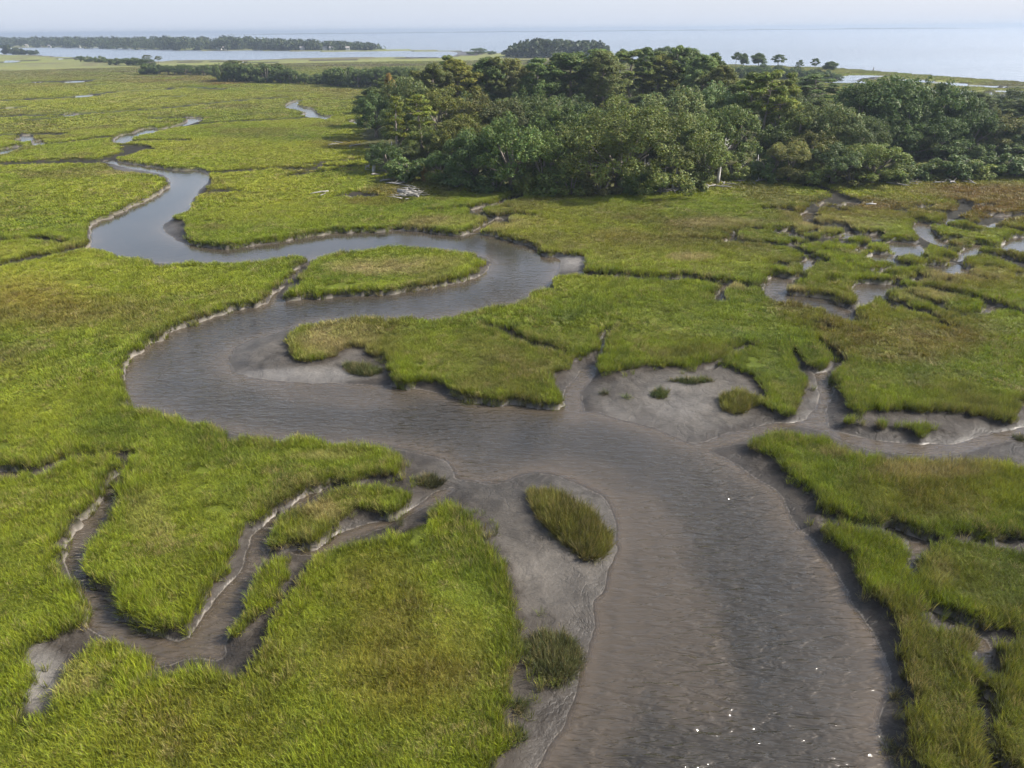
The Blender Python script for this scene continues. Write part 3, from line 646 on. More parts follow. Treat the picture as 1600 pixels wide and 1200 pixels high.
def grass_points(X, Y, ids, sp, r0):
    c = bil(CUT, X, Y); hm = bil(HAMS, X, Y)
    dens = fbm(X / 2.5, Y / 2.5, 101, 3)
    inside = c < np.where(np.hypot(X, Y) < 250, .12, .0)
    pull = smooth(1.4, 0.1, -c)                      # near creek banks
    sprout = (c > .05) & (c < 1.6) & (rng.uniform(0, 1, len(X)) < .10 * smooth(1.6, .2, c) * smooth(.0, .3, fbm(X / 1.8, Y / 1.8, 171, 2))) & (np.hypot(X, Y) < 120) & (bil(WAT, X, Y) < -.3)
    inside = inside | sprout
    k = inside & (hm < 1.5 + dens * 3) & (dens > np.where(np.hypot(X, Y) < 150, -.50, -2))
    X, Y, c, pull, dens = X[k], Y[k], c[k], pull[k], dens[k]
    z = bil(Z, X, Y)
    fd0 = .15 + .85 * smooth(260, 90, np.hypot(X, Y))      # far off the sward reads as one even cover
    hfac = .74 + .75 * pull * (1 + .8 * fbm(X / 1.6, Y / 1.6, 112, 2)) + fd0 * (.55 * fbm(X / 5, Y / 5, 111, 4) + .45 * fbm(X / 1.1, Y / 1.1, 113, 2) + .15 * dens)
    hfac = np.clip(hfac, .3, 2.2)
    hfac *= 1 + .25 * fd0 * rng.uniform(-1, 1, len(X)) * np.where(c > .12, .75, 1)
    # very far clumps are wide: keep them from spilling over the banks
    wide = np.clip(-c / (sp * .9) + .25, .35, 1.0) if sp > .6 else np.ones(len(X))
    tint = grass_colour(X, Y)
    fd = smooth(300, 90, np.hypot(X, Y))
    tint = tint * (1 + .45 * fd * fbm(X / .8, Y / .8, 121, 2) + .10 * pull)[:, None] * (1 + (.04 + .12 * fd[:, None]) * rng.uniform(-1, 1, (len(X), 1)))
    edge_dead = (rng.uniform(0, 1, len(X)) < .09 * pull + .035 + .25 * smooth(.1, .45, fbm(X / 3, Y / 3, 161, 3)) * smooth(260, 90, np.hypot(X, Y)))
    tint[edge_dead] = tint[edge_dead] * .4 + STRAW * .55
    dk = (rng.uniform(0, 1, len(X)) < .40 * smooth(.8, .0, -c))
    tint[dk] = tint[dk] * .5 + np.array([.055, .065, .03]) * .5
    sc_ = rng.uniform(.9, 1.15, len(X)) * wide
    fd1 = .2 + .8 * smooth(260, 90, np.hypot(X, Y)); wind = fbm(X / 4, Y / 4, 131, 3) * 1.8 * fd1
    GP.append(np.stack([X, Y, z], 1)); GROT.append(np.stack([wind * .35 + rng.normal(0, .06, len(X)), fbm(X / 4 + 40, Y / 4, 141, 3) * .65 * fd1, rng.uniform(0, 6.283, len(X))], 1))
    GSC.append(np.stack([sc_, sc_, hfac * np.clip(wide, .6, 1)], 1)); GT.append(np.clip(tint, .004, 1)); GI.append(rng.choice(ids, len(X)))
for (r0, r1, sp, vs), ids in zip(LOD, lod_ids):
    X, Y = scatter(r0, r1, sp); grass_points(X, Y, ids, sp, r0)
GP = np.concatenate(GP); GROT = np.concatenate(GROT); GSC = np.concatenate(GSC); GT = np.concatenate(GT); GI = np.concatenate(GI)

pm = bpy.data.meshes.new('marsh_grass'); pm.vertices.add(len(GP)); pm.vertices.foreach_set('co', GP.astype(np.float32).ravel())
add_attr(pm, 'rot', GROT, 'FLOAT_VECTOR'); add_attr(pm, 'scl', GSC, 'FLOAT_VECTOR'); add_attr(pm, 'tint', rgba(GT)); add_attr(pm, 'idx', GI.astype(np.int32), 'INT')
pm.materials.append(M_GRASS)
ng = bpy.data.node_groups.new('grass_scatter', 'GeometryNodeTree')
ng.interface.new_socket('Geometry', in_out='INPUT', socket_type='NodeSocketGeometry'); ng.interface.new_socket('Geometry', in_out='OUTPUT', socket_type='NodeSocketGeometry')
gi = ng.nodes.new('NodeGroupInput'); gout = ng.nodes.new('NodeGroupOutput'); iop = ng.nodes.new('GeometryNodeInstanceOnPoints')
ci = ng.nodes.new('GeometryNodeCollectionInfo'); ci.inputs['Collection'].default_value = gcoll; ci.inputs['Separate Children'].default_value = True; ci.inputs['Reset Children'].default_value = True
def named(n, t):
    a = ng.nodes.new('GeometryNodeInputNamedAttribute'); a.data_type = t; a.inputs['Name'].default_value = n; return a.outputs[0]
ng.links.new(gi.outputs[0], iop.inputs['Points']); ng.links.new(ci.outputs[0], iop.inputs['Instance']); iop.inputs['Pick Instance'].default_value = True
ng.links.new(named('idx', 'INT'), iop.inputs['Instance Index']); ng.links.new(named('rot', 'FLOAT_VECTOR'), iop.inputs['Rotation']); ng.links.new(named('scl', 'FLOAT_VECTOR'), iop.inputs['Scale'])
ng.links.new(iop.outputs[0], gout.inputs[0])
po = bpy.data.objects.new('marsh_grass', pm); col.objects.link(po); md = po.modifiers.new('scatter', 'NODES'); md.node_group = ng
tag(po, 'bright green and straw coloured cordgrass covering the salt marsh', 'grass', None, 'stuff')

def bake_tuft(name, P, rot, scl, tint, ids, label, cat='grass clump', group='separate grass clumps on the mud'):
    V = []; Fc = []; C = []; n = 0
    c0 = np.array([P[:, 0].mean(), P[:, 1].mean(), P[:, 2].min()])
    for k in range(len(P)):
        pv, pf, pc = PROTO[ids[k]]
        R3 = np.array(Matrix.Rotation(rot[k][1], 3, 'Y') @ Matrix.Rotation(rot[k][0], 3, 'X') @ Matrix.Rotation(rot[k][2], 3, 'Z'))
        V.append((pv * scl[k]) @ R3.T + P[k] - c0); Fc.append(pf + n); C.append(pc * tint[k]); n += len(pv)
    me = np_mesh(name, np.concatenate(V), np.concatenate(Fc), M_TUFT); add_attr(me, 'tint', rgba(np.concatenate(C)))
    o = bpy.data.objects.new(name, me); o.location = c0; col.objects.link(o); tag(o, label, cat, group); return o
def tuft_poly(pts, sp, hscale, colour, label, ids=(0, 1, 2), colvar=.35):
    sp *= .52; hscale *= 2.1
    G = ground_poly(pts, -.15, .27 * hscale, False) if len(pts) > 3 else None
    C = catmull(G, True, 4); lo, hi = C.min(0), C.max(0)
    X, Y = np.meshgrid(np.arange(lo[0], hi[0] + sp, sp), np.arange(lo[1], hi[1] + sp, sp)); X = X.ravel() + rng.uniform(-.5, .5, X.size) * sp; Y = Y.ravel() + rng.uniform(-.5, .5, Y.size) * sp
    ins = np.zeros(len(X), bool)
    for k in range(len(C)):
        (x0, y0), (x1, y1) = C[k], C[(k + 1) % len(C)]
        if y0 == y1: continue
        ins ^= (Y > min(y0, y1)) & (Y <= max(y0, y1)) & (X < (x1 - x0) * (Y - y0) / (y1 - y0) + x0)
    X, Y = X[ins], Y[ins]
    if len(X) == 0: X, Y = np.array([C[:, 0].mean()]), np.array([C[:, 1].mean()])
    n = len(X); z = bil(Z, X, Y)
    c = np.array([C[:, 0].mean(), C[:, 1].mean()]); rad = np.hypot(X - c[0], Y - c[1]); rad = rad / (rad.max() + 1e-6)
    t = np.array(colour)[None] * (1 + colvar * fbm(X / .8, Y / .8, 7, 2)[:, None] * 2) * rng.uniform(.75, 1.25, (n, 1))
    st = rng.uniform(0, 1, n) < .28; t[st] = t[st] * .5 + STRAW * .4
    ang = np.arctan2(Y - c[1], X - c[0])
    rot = np.stack([-np.sin(ang) * rad * .35, np.cos(ang) * rad * .35, rng.uniform(0, 6.28, n)], 1); rot[:, :2] += rng.normal(0, .28, (n, 2))
    s = rng.uniform(.85, 1.2, n); h = hscale * rng.uniform(.45, 1.15, n) * (1.05 - .45 * rad ** 2)
    return bake_tuft('grass_clump', np.stack([X, Y, z], 1), rot, np.stack([s, s, h], 1), np.clip(t, .004, 1), rng.choice(ids, n), label)
def ring(cx, cy, rx, ry, n=8):
    return [(cx + rx * math.cos(2 * math.pi * k / n), cy + ry * math.sin(2 * math.pi * k / n)) for k in range(n)]
OLV = (.105, .115, .028)
tuft_poly([(824,762),(836,746),(856,744),(880,752),(905,766),(929,784),(946,805),(954,825),(954,845),(938,866),(915,868),(893,852),(868,832),(840,800)], .27, 1.25, (.125, .130, .026), 'large oval grass clump alone on the mudflat beside the wide lower channel')
tuft_poly([(826,1000),(832,980),(855,970),(885,972),(903,990),(909,1020),(900,1045),(880,1062),(855,1062),(832,1040)], .25, 1.0, (.092, .105, .040), 'round olive grass clump on the mud edge at the lower channel bank')
tuft_poly(ring(672, 742, 22, 13), .22, .75, (.07, .08, .035), 'small dark grass tuft on the mud spit left of the channel')
tuft_poly([(1128,612),(1140,600),(1158,596),(1180,606),(1186,620),(1175,636),(1150,643),(1130,633)], .28, 1.1, (.15, .16, .03), 'yellowish grass clump on a mud mound in the right mudflat')
tuft_poly(ring(1032, 606, 13, 12), .27, .9, (.08, .11, .03), 'small upright grass tuft on the middle of the right mudflat')
tuft_poly(ring(945, 606, 12, 6), .27, .6, (.08, .10, .03), 'low grass tuft on the mudflat next to the little creek mouth')
tuft_poly(ring(979, 612, 10, 5), .27, .55, (.09, .13, .03), 'tiny green tuft between two larger tufts on the mudflat')
tuft_poly([(1040,590),(1060,582),(1100,580),(1122,586),(1115,594),(1075,597)], .3, .7, (.08, .11, .03), 'low grass fringe below the marsh edge on the right mudflat')
tuft_poly([(536,560),(556,556),(590,564),(598,578),(575,584),(548,578)], .3, .8, (.09, .11, .035), 'olive grass patch on the mud bar below the straw coloured bank')
tuft_poly(ring(812, 1096, 14, 18), .27, .7, (.07, .09, .03), 'dark small tuft below the round clump on the lower mud bank')
tuft_poly(ring(808, 1142, 13, 22), .27, .7, (.085, .12, .03), 'lowest grass tuft on the sloping mud bank at the picture bottom')
tuft_poly(ring(1404, 1075, 7, 14), .27, .6, (.13, .13, .03), 'thin yellowish tuft at the water edge of the right bank')
tuft_poly(ring(1405, 1160, 22, 30), .5, .55, (.10, .11, .04), 'sparse tuft standing in shallow water at the bottom right bank')
tuft_poly(ring(1598, 672, 10, 9), .27, .6, (.08, .10, .03), 'small tuft on the mud at the right frame edge')
tuft_poly(ring(722, 489, 12, 7), .27, .9, (.15, .17, .05), 'pale rounded bush of grass on the upper channel bank')

# ------------------------------------------------------------------ trees
class Tube:
    def __init__(s): s.V = []; s.F = []
    def add(s, pts, radii, n=6):
        pts = [np.array(p, float) for p in pts]; base = len(s.V)
        for k, (p, r) in enumerate(zip(pts, radii)):
            d = pts[min(k + 1, len(pts) - 1)] - pts[max(k - 1, 0)]; d = d / (np.linalg.norm(d) + 1e-9)
            a = np.cross(d, [0, 0, 1.0]) if abs(d[2]) < .9 else np.cross(d, [1.0, 0, 0]); a /= np.linalg.norm(a); b = np.cross(d, a)
            for q in range(n):
                t = 2 * math.pi * q / n; s.V.append(p + r * (math.cos(t) * a + math.sin(t) * b))
        for k in range(len(pts) - 1):
            for q in range(n):
                s.F.append((base + k * n + q, base + k * n + (q + 1) % n, base + (k + 1) * n + (q + 1) % n, base + (k + 1) * n + q))
        s.V.append(pts[-1]); s.V.append(pts[0])
        for q in range(n):
            s.F.append((base + (len(pts) - 1) * n + q, base + (len(pts) - 1) * n + (q + 1) % n, len(s.V) - 2))
            s.F.append((base + (q + 1) % n, base + q, len(s.V) - 1))
    def mesh(s, name, m):
        me = bpy.data.meshes.new(name); me.from_pydata([tuple(v) for v in s.V], [], s.F); me.materials.append(m); me.update()
        me.polygons.foreach_set('use_smooth', np.ones(len(me.polygons), bool)); return me
def leaves(g, centres, radii, counts, size, flat=1.0, aspect=1.6, upbias=.5, tone=None, shell=.55):
    """leaf-cluster quads spread through lumps; returns verts, faces, colours"""
    Vs = []; Cs = []
    for k, (c, r, n) in enumerate(zip(centres, radii, counts)):
        d = g.normal(size=(n, 3)); d /= np.linalg.norm(d, axis=1)[:, None]
        rad = r * (shell + (1 - shell) * g.uniform(0, 1, n) ** .5) * g.uniform(.85, 1.12, n)
        p = c + d * rad[:, None] * np.array([1, 1, flat])
        nrm = d * .8 + g.normal(0, .55, (n, 3)) + np.array([0, 0, upbias]); nrm /= np.linalg.norm(nrm, axis=1)[:, None]
        a = np.cross(nrm, g.normal(size=(n, 3))); a /= np.linalg.norm(a, axis=1)[:, None]; b = np.cross(nrm, a)
        s = size * g.uniform(.6, 1.3, n)[:, None]
        A = a * s * .5 * aspect; B = b * s * .5
        q = np.stack([p - A, p - B * g.uniform(.5, 1, (n, 1)), p + A, p + B], 1)
        Vs.append(q.reshape(-1, 3))
        t = (tone[k] if tone is not None else 1.0) * g.uniform(.72, 1.28, n)
        hue = np.stack([t * g.uniform(.85, 1.25, n), t, t * g.uniform(.75, 1.1, n)], 1)
        Cs.append(np.repeat(hue, 4, 0))
    V = np.concatenate(Vs); return V, np.arange(len(V)).reshape(-1, 4), np.concatenate(Cs)
def crown_mesh(name, V, Fq, C, base):
    me = np_mesh(name, V, Fq, M_LEAF); add_attr(me, 'leafcol', rgba(C * np.array(base))); return me
class Proto: pass
def finish(kind, tube, bark, V, Fq, C, base, seed):
    p = Proto(); p.trunk = tube.mesh(kind + '_trunk', bark); p.crown = crown_mesh(kind + '_crown', V, Fq, C, base) if V is not None else None
    zs = V[:, 2] if V is not None else np.array([v[2] for v in tube.V]); xs = V if V is not None else np.array(tube.V)
    p.h = float(np.percentile(zs, 99.7)); p.w = float(np.percentile(xs[:, 0], 98.5) - np.percentile(xs[:, 0], 1.5)); return p
def oak(seed, Rr=5.0, Ht=10.0, low=.12, nl=210, leaf=.195, base=(.098, .136, .040)):
    g = np.random.default_rng(seed); C = []; r = []; tone = []
    # big limbs carry sub-crowns: an uneven cluster of domes
    subs = [(np.array([0, 0, Ht * .62]), Rr * .62)]
    for k in range(7):
        a = 2 * math.pi * k / 7 + g.uniform(-.4, .4); d = Rr * g.uniform(.42, .68); subs.append((np.array([d * math.cos(a), d * math.sin(a), Ht * g.uniform(.38, .66)]), Rr * g.uniform(.34, .5)))
    for k in range(5):
        a = g.uniform(0, 6.28); d = Rr * g.uniform(.55, .8); subs.append((np.array([d * math.cos(a), d * math.sin(a), Ht * g.uniform(low + .08, .36)]), Rr * g.uniform(.26, .38)))
    for sc0, sr in subs:
        tn = g.uniform(.78, 1.22)
        n = int(9 * (sr / (Rr * .42)) ** 2 * (Rr / 5) ** 1.6) + 4
        for k in range(n):
            d = g.normal(size=3); d /= np.linalg.norm(d)
            if d[2] < -.35: d[2] *= -.6
            C.append(sc0 + d * sr * g.uniform(.72, 1.02) * np.array([1, 1, .85])); r.append(g.uniform(.50, .95) * (Rr / 5) ** .3); tone.append(tn * g.uniform(.8, 1.2))
    counts = [int(nl * g.uniform(.6, 1.1) * q * q) + 12 for q in r]
    V, Fq, cc = leaves(g, C, r, counts, leaf, .85, 1.5, .45, tone, .5)
    t = Tube(); t.add([(0, 0, -.3), (.1, .05, Ht * .12), (.05, .15, Ht * .3), (0, 0, Ht * .6)], [.45, .36, .3, .12], 8)
    for sc0, sr in subs[1:]:
        m = sc0 * .5 + np.array([0, 0, Ht * .08]); t.add([(0, 0, Ht * .16), m, sc0], [.24, .15, .05], 5)
    return finish('oak', t, M_BARK, V, Fq, cc, base, seed)
def pine(seed, Ht=17.0, cl=.45, spread=3.3, nl=24, tuft=75, base=(.112, .148, .040), flat=.6, dense=1.0):
    g = np.random.default_rng(seed); t = Tube(); bend = g.normal(0, .5, 2)
    tp = lambda u: np.array([bend[0] * u * u, bend[1] * u * u, Ht * u])
    t.add([tp(0) - [0, 0, .3]] + [tp(u) for u in (.2, .4, .6, .8, .97)], [.30, .25, .21, .17, .11, .03], 7)
    C = []; r = []; tone = []
    for k in range(nl):
        u = 1 - cl * (k + g.uniform(0, 1)) / nl; v = (1 - u) / cl
        a = k * 2.4 + g.uniform(-.4, .4); ln = spread * (.28 + .85 * math.sin(min(1, v * 1.25) * math.pi * .62)) * g.uniform(.6, 1.15)
        p0 = tp(u); rise = g.uniform(.05, .5) * ln * (1 - .6 * v); d = np.array([math.cos(a), math.sin(a), 0])
        p1 = p0 + d * ln * .55 + [0, 0, rise * .35]; p2 = p0 + d * ln + [0, 0, rise]
        t.add([p0, p1, p2], [.075, .05, .02], 4); tn = g.uniform(.8, 1.25)
        for q in range(3 if ln > 1.5 else 2):
            f = g.uniform(.55, 1.05); s = np.array([-d[1], d[0], 0]) * g.normal(0, .28) * ln
            C.append(p0 + (p2 - p0) * f + s + [0, 0, .15]); r.append(g.uniform(.55, .95) * dense); tone.append(tn)
    C.append(tp(1.0)); r.append(.7); tone.append(1.0)
    V, Fq, cc = leaves(g, C, r, [int(2.1 * tuft * g.uniform(.7, 1.2)) for _ in C], .20, flat, 2.6, .7, tone, .25)
    return finish('pine', t, M_PINEBARK, V, Fq, cc, base, seed)
def shrub(seed, Rr=1.9, Ht=3.0, base=(.106, .142, .040)):
    g = np.random.default_rng(seed); C = []; r = []; tone = []
    for k in range(26):
        a = g.uniform(0, 6.28); d = Rr * math.sqrt(g.uniform(0, 1)) * .75; zz = Ht * g.uniform(.15, .80) * (1 - .42 * (d / Rr) ** 2)
        C.append(np.array([d * math.cos(a), d * math.sin(a), zz])); r.append(g.uniform(.35, .62)); tone.append(g.uniform(.75, 1.25))
    V, Fq, cc = leaves(g, C, r, [160] * len(C), .155, .9, 1.6, .4, tone, .4)
    t = Tube()
    for k in range(5):
        a = g.uniform(0, 6.28); t.add([(.1 * math.cos(a), .1 * math.sin(a), -.2), (.4 * math.cos(a), .4 * math.sin(a), Ht * .35), (.8 * math.cos(a), .8 * math.sin(a), Ht * .7)], [.06, .045, .015], 4)
    return finish('shrub', t, M_BARK, V, Fq, cc, base, seed)
def dead(seed, Ht=9.0, nb=16, spread=2.4, lean=.0):
    g = np.random.default_rng(seed); t = Tube()
    tp = lambda u: np.array([lean * u * Ht * .4 + .25 * math.sin(u * 4), .2 * math.sin(u * 3 + 1), Ht * u])
    t.add([tp(0) - [0, 0, .3]] + [tp(u) for u in (.15, .35, .55, .75, .9, 1)], [.22, .19, .16, .13, .09, .05, .02], 6)
    for k in range(nb):
        u = g.uniform(.3, .95); a = g.uniform(0, 6.28); ln = spread * (1.1 - u * .7) * g.uniform(.4, 1.1); d = np.array([math.cos(a), math.sin(a), g.uniform(.1, .9)]); d /= np.linalg.norm(d)
        p0 = tp(u); p1 = p0 + d * ln * .5 + g.normal(0, .1, 3); p2 = p0 + d * ln + np.array([0, 0, .25 * ln]); t.add([p0, p1, p2], [.07, .045, .012], 4)
        for q in range(2):
            e = d + g.normal(0, .6, 3); e /= np.linalg.norm(e); t.add([p1, p1 + e * ln * .4], [.03, .008], 3)
    return finish('dead', t, M_DEAD, None, None, None, None, seed)
BIGOAK = [oak(6, 8.0, 13.0, .05, 150, .19)]
OAKS = [oak(1), oak(2, 5, 9.0), oak(3, 4.6, 10.5), oak(4, 5.4, 9.5, .05), oak(5, 4.8, 11)]
PINES = [pine(11), pine(12, 17, .38, 3.0, 20), pine(13, 18, .5, 3.4, 26), pine(14, 16, .42, 3.8, 24)]
DPINES = [pine(15, 17, .60, 3.7, 40, 100, flat=.9, dense=1.2), pine(16, 17, .66, 4.0, 44, 100, flat=.9, dense=1.2), pine(17, 18, .56, 3.4, 38, 100, flat=.85, dense=1.15)]
SPINES = [pine(18, 16, .55, 2.0, 16, 55, (.11, .13, .022)), pine(19, 16, .45, 2.6, 12, 70, (.11, .135, .022))]
UPINES = [pine(20, 13, .30, 3.4, 16, 90, dense=1.1), pine(21, 13, .34, 3.0, 16, 90, dense=1.1)]
RPINES = [pine(22, 13, .42, 2.3, 24, 110, flat=.9, dense=1.2), pine(23, 13, .38, 2.2, 22, 110, flat=.9, dense=1.2)]
SHRUBS = [shrub(31), shrub(32, 2.1, 2.8), shrub(33, 1.8, 3.3)]
DEADS = [dead(41), dead(42, 8, 10, 1.8, .3), dead(43, 7, 6, 1.2, -.35)]
POOL = {'bigoak': BIGOAK, 'oak': OAKS, 'pine': PINES, 'dpine': DPINES, 'spine': SPINES, 'upine': UPINES, 'rpine': RPINES, 'shrub': SHRUBS, 'dead': DEADS}
NAME = {'bigoak': 'oak_tree', 'oak': 'oak_tree', 'pine': 'pine_tree', 'dpine': 'pine_tree', 'spine': 'pine_tree', 'upine': 'pine_tree', 'rpine': 'pine_tree', 'shrub': 'shrub', 'dead': 'dead_tree'}
CAT = {'bigoak': 'oak tree', 'oak': 'oak tree', 'pine': 'pine tree', 'dpine': 'pine tree', 'spine': 'pine tree', 'upine': 'pine tree', 'rpine': 'pine tree', 'shrub': 'shrub', 'dead': 'dead tree'}
TREES = []
def place(kind, x, y, h, wd, label=None, group=None, hue=(1, 1, 1), sinkz=0.0, var=None):
    p = POOL[kind][random.randrange(len(POOL[kind])) if var is None else var]
    e = bpy.data.objects.new(NAME[kind], None); e.empty_display_size = .5; col.objects.link(e)
    e.location = (x, y, ground_z(x, y) - sinkz); e.rotation_euler = (0, 0, random.uniform(0, 6.28))
    s = wd / p.w; e.scale = (s, s, h / p.h)
    t = bpy.data.objects.new('trunk', p.trunk); t.parent = e; col.objects.link(t)
    if p.crown:
        c = bpy.data.objects.new('crown', p.crown); c.parent = e; c.color = (*hue, 1); col.objects.link(c)
    tag(e, label, CAT[kind], group); TREES.append([e, kind, x, y, label, group]); return e
def tree_px(kind, px, yb, yt, wpx, label=None, group=None, hue=None, var=None):
    g = unproj(px, yb, .3); h = max(height_for(g, yt) - .3, .8)
    depth = (g - CAM) @ FWD
    if hue is None: v = random.uniform(.85, 1.4); hue = (v * random.uniform(.85, 1.3), v, v * random.uniform(.85, 1.25))
    return place(kind, g[0], g[1], h, wpx * depth / F, label, group, hue, 0, var)

LITE = (1.45, 1.35, 1.1); DARK = (.85, .95, 1.0); YEL = (1.6, 1.3, .9); GREY = (1.25, 1.15, 1.35)
G1 = 'trees of the wooded island'
# singular trees that can be pointed at
tree_px('spine', 622, 262, 150, 34, 'tall thin pine with sparse tufts at the left end of the wood', G1, (1.2, 1.2, 1), 0)
tree_px('spine', 661, 256, 150, 46, 'slim pine with flat layered crown, second from the left end of wood', G1, (1.25, 1.25, 1), 1)
tree_px('oak', 588, 214, 143, 64, 'dark rounded oak at the far left corner of the wood', G1, DARK)
tree_px('dpine', 613, 208, 116, 17, 'rust brown dying pine top rising above the left end of wood', G1, (2.1, 1.15, 1.1))
tree_px('bigoak', 965, 294, 150, 178, 'largest broad oak dome in the centre front of the wood', G1, (1.2, 1.08, .9), 0)
tree_px('spine', 920, 284, 198, 50, 'small bright pine with pale trunk before the big oak', G1, (1.15, 1.2, 1), 0)
tree_px('dpine', 891, 200, 84, 92, 'tall pine crown on the skyline, leftmost of the high central pines', G1)
tree_px('pine', 976, 196, 79, 100, 'highest central pine with two bare trunks showing under its crown', G1, (1.1, 1.1, 1))
tree_px('dpine', 1022, 200, 88, 66, 'yellow tinged pine right of the highest central pine', G1, (1.5, 1.25, .9))
tree_px('dpine', 1064, 198, 78, 74, 'dark tall pine on the skyline right of the yellow tinged pine', G1, DARK)
tree_px('pine', 1157, 256, 114, 66, 'left one of three tall pines with long bare trunks, right front', G1, (1.3, 1.3, 1.0))
tree_px('pine', 1183, 259, 112, 66, 'middle one of three tall pines with long bare trunks, right front', G1, (1.35, 1.3, .9))
tree_px('pine', 1207, 256, 128, 56, 'right one of three tall pines with long bare trunks, right front', G1, (1.5, 1.35, .9))
tree_px('pine', 1264, 212, 117, 66, 'open crowned pine before the pale sand, right of the tall three', G1, DARK)
tree_px('upine', 1577, 206, 160, 42, 'lone flat topped pine at the right end against the meadow', G1, DARK, 0)
tree_px('dead', 1124, 285, 212, 34, 'bare white dead tree at the front edge of the wood', G1, None, 0)
tree_px('dead', 1162, 276, 246, 14, 'short leaning white snag left of its twin below tall pines', G1, None, 1)
tree_px('dead', 1180, 277, 240, 15, 'short white snag right of its twin below the tall pines', G1, None, 2)
tree_px('dead', 852, 290, 218, 40, 'pale branching snag in the dark front of the wood', G1, None, 0)
tree_px('dead', 586, 268, 236, 20, 'grey forked snag leaning at the left edge of the wood', G1, None, 1)
tree_px('dead', 612, 262, 222, 22, 'grey thin snag between the left pines', G1, None, 2)
tree_px('dead', 1052, 294, 232, 14, 'slender grey snag right of the big central oak', G1, None, 2)
tree_px('dead', 1031, 295, 258, 12, 'short grey snag at the foot of the big central oak', G1, None, 1)
for _x, _yb, _yt, _w, _l in [(902,296,240,12,'thin pale snag left below the small bright pine'),(1010,297,244,12,'thin pale snag in the dark gap under the big oak'),(1078,293,236,14,'pale crooked snag between big oak and white dead tree'),(772,294,248,16,'grey twisted snag in the dark left front of the wood'),(704,284,240,12,'thin grey snag beside the low left front oak'),(1100,290,246,12,'slim pale snag just left of the white dead tree')]: tree_px('dead', _x, _yb, _yt, _w, _l, G1, None, 1)
tree_px('shrub', 664, 282, 258, 10, 'rust orange little bush at the left front of the wood', G1, (2.1, 1.15, 1.1))
# front rows
FRONT = [('shrub',1345,247,226,44,DARK),('shrub',1378,249,228,44,DARK),('shrub',1412,248,224,44,DARK),('shrub',1446,247,222,44,DARK),('shrub',1480,247,224,44,DARK),('shrub',1512,248,222,44,None),('shrub',1545,247,222,44,DARK),('shrub',1580,247,224,44,None),('shrub',1625,247,222,50,DARK),('oak',690,284,234,56,None),('shrub',640,279,244,64,DARK),('oak',604,268,218,46,DARK),('oak',640,262,222,50,GREY),('oak',742,290,200,84,DARK),('oak',800,295,176,98,None),('oak',850,297,204,76,None),('shrub',720,289,258,44,DARK),('shrub',775,296,262,50,DARK),('shrub',862,299,256,54,None),('shrub',892,301,262,46,LITE),('shrub',940,301,262,50,None),('shrub',985,300,262,48,DARK),('shrub',1016,299,258,46,None),('oak',1060,294,226,66,None),('oak',1096,290,206,66,LITE),('shrub',1084,294,262,46,None),('shrub',1146,280,252,40,LITE),('shrub',1200,280,244,56,DARK),('oak',1232,281,218,70,None),('oak',1300,285,222,78,None),('shrub',1262,284,250,54,LITE),('oak',1360,284,222,88,LITE),('shrub',1330,286,256,48,None),('shrub',1398,283,254,50,None),('shrub',1425,278,250,52,DARK),('shrub',1455,276,250,46,None),('shrub',1488,277,240,58,DARK),('shrub',1522,274,248,48,LITE),('shrub',1556,273,238,54,DARK),('shrub',1590,273,244,54,None),('shrub',1628,272,240,60,None),('shrub',1006,298,272,40,LITE),('shrub',826,300,268,44,LITE),('shrub',690,286,262,40,LITE)]
for k, a in enumerate(sorted(FRONT, key=lambda q: q[1])):
    tree_px(a[0], a[1], a[2], a[3], a[4], None, 'front', a[5])
MID = [('pine',705,206,88,36,None),('pine',838,206,92,40,None),('pine',864,202,85,40,DARK),('pine',925,202,78,44,None),('pine',1000,200,76,42,DARK),('pine',1046,200,73,40,None),('pine',1104,206,84,38,DARK),('pine',776,206,90,36,None),('pine',650,214,112,32,None),('oak',642,226,122,66,GREY),('dpine',680,214,101,52,None),('dpine',719,208,94,66,YEL),('dpine',759,204,92,66,DARK),('dpine',796,204,94,60,None),('oak',838,206,108,72,None),('oak',700,242,140,92,YEL),('oak',748,246,146,88,None),('oak',792,256,158,96,None),('oak',722,262,180,86,YEL),('oak',668,258,196,66,LITE),('oak',842,252,150,90,None),('oak',884,272,164,104,None),('oak',900,244,150,80,DARK),('dpine',940,206,82,66,None),('oak',1052,256,140,124,GREY),('oak',1112,252,134,96,None),('oak',1082,278,178,86,None),('oak',1130,270,164,80,None),('dpine',1092,210,88,60,None),('dpine',1122,220,104,58,None),('oak',1240,264,164,90,LITE),('oak',1284,266,164,80,GREY),('oak',1314,270,190,66,None),('oak',1262,276,204,86,None),('oak',1212,268,190,66,None),('oak',1232,226,148,70,GREY),('oak',1300,226,158,56,GREY),('oak',1332,246,134,78,DARK),('oak',1366,244,121,112,DARK),('oak',1404,244,128,80,DARK),('oak',1440,242,127,96,DARK),('oak',1478,242,140,72,DARK),('oak',1510,244,170,78,DARK),('oak',1548,242,178,76,None),('oak',1586,242,192,64,DARK),('oak',1630,240,186,80,None),('upine',1518,236,164,22,DARK),('oak',1390,250,180,70,DARK),('oak',1456,250,184,70,DARK),('oak',1346,252,190,60,DARK),('oak',1425,250,196,60,GREY)]
for a in sorted(MID, key=lambda q: q[1]): tree_px(a[0], a[1], a[2], a[3], a[4], None, 'middle', a[5])
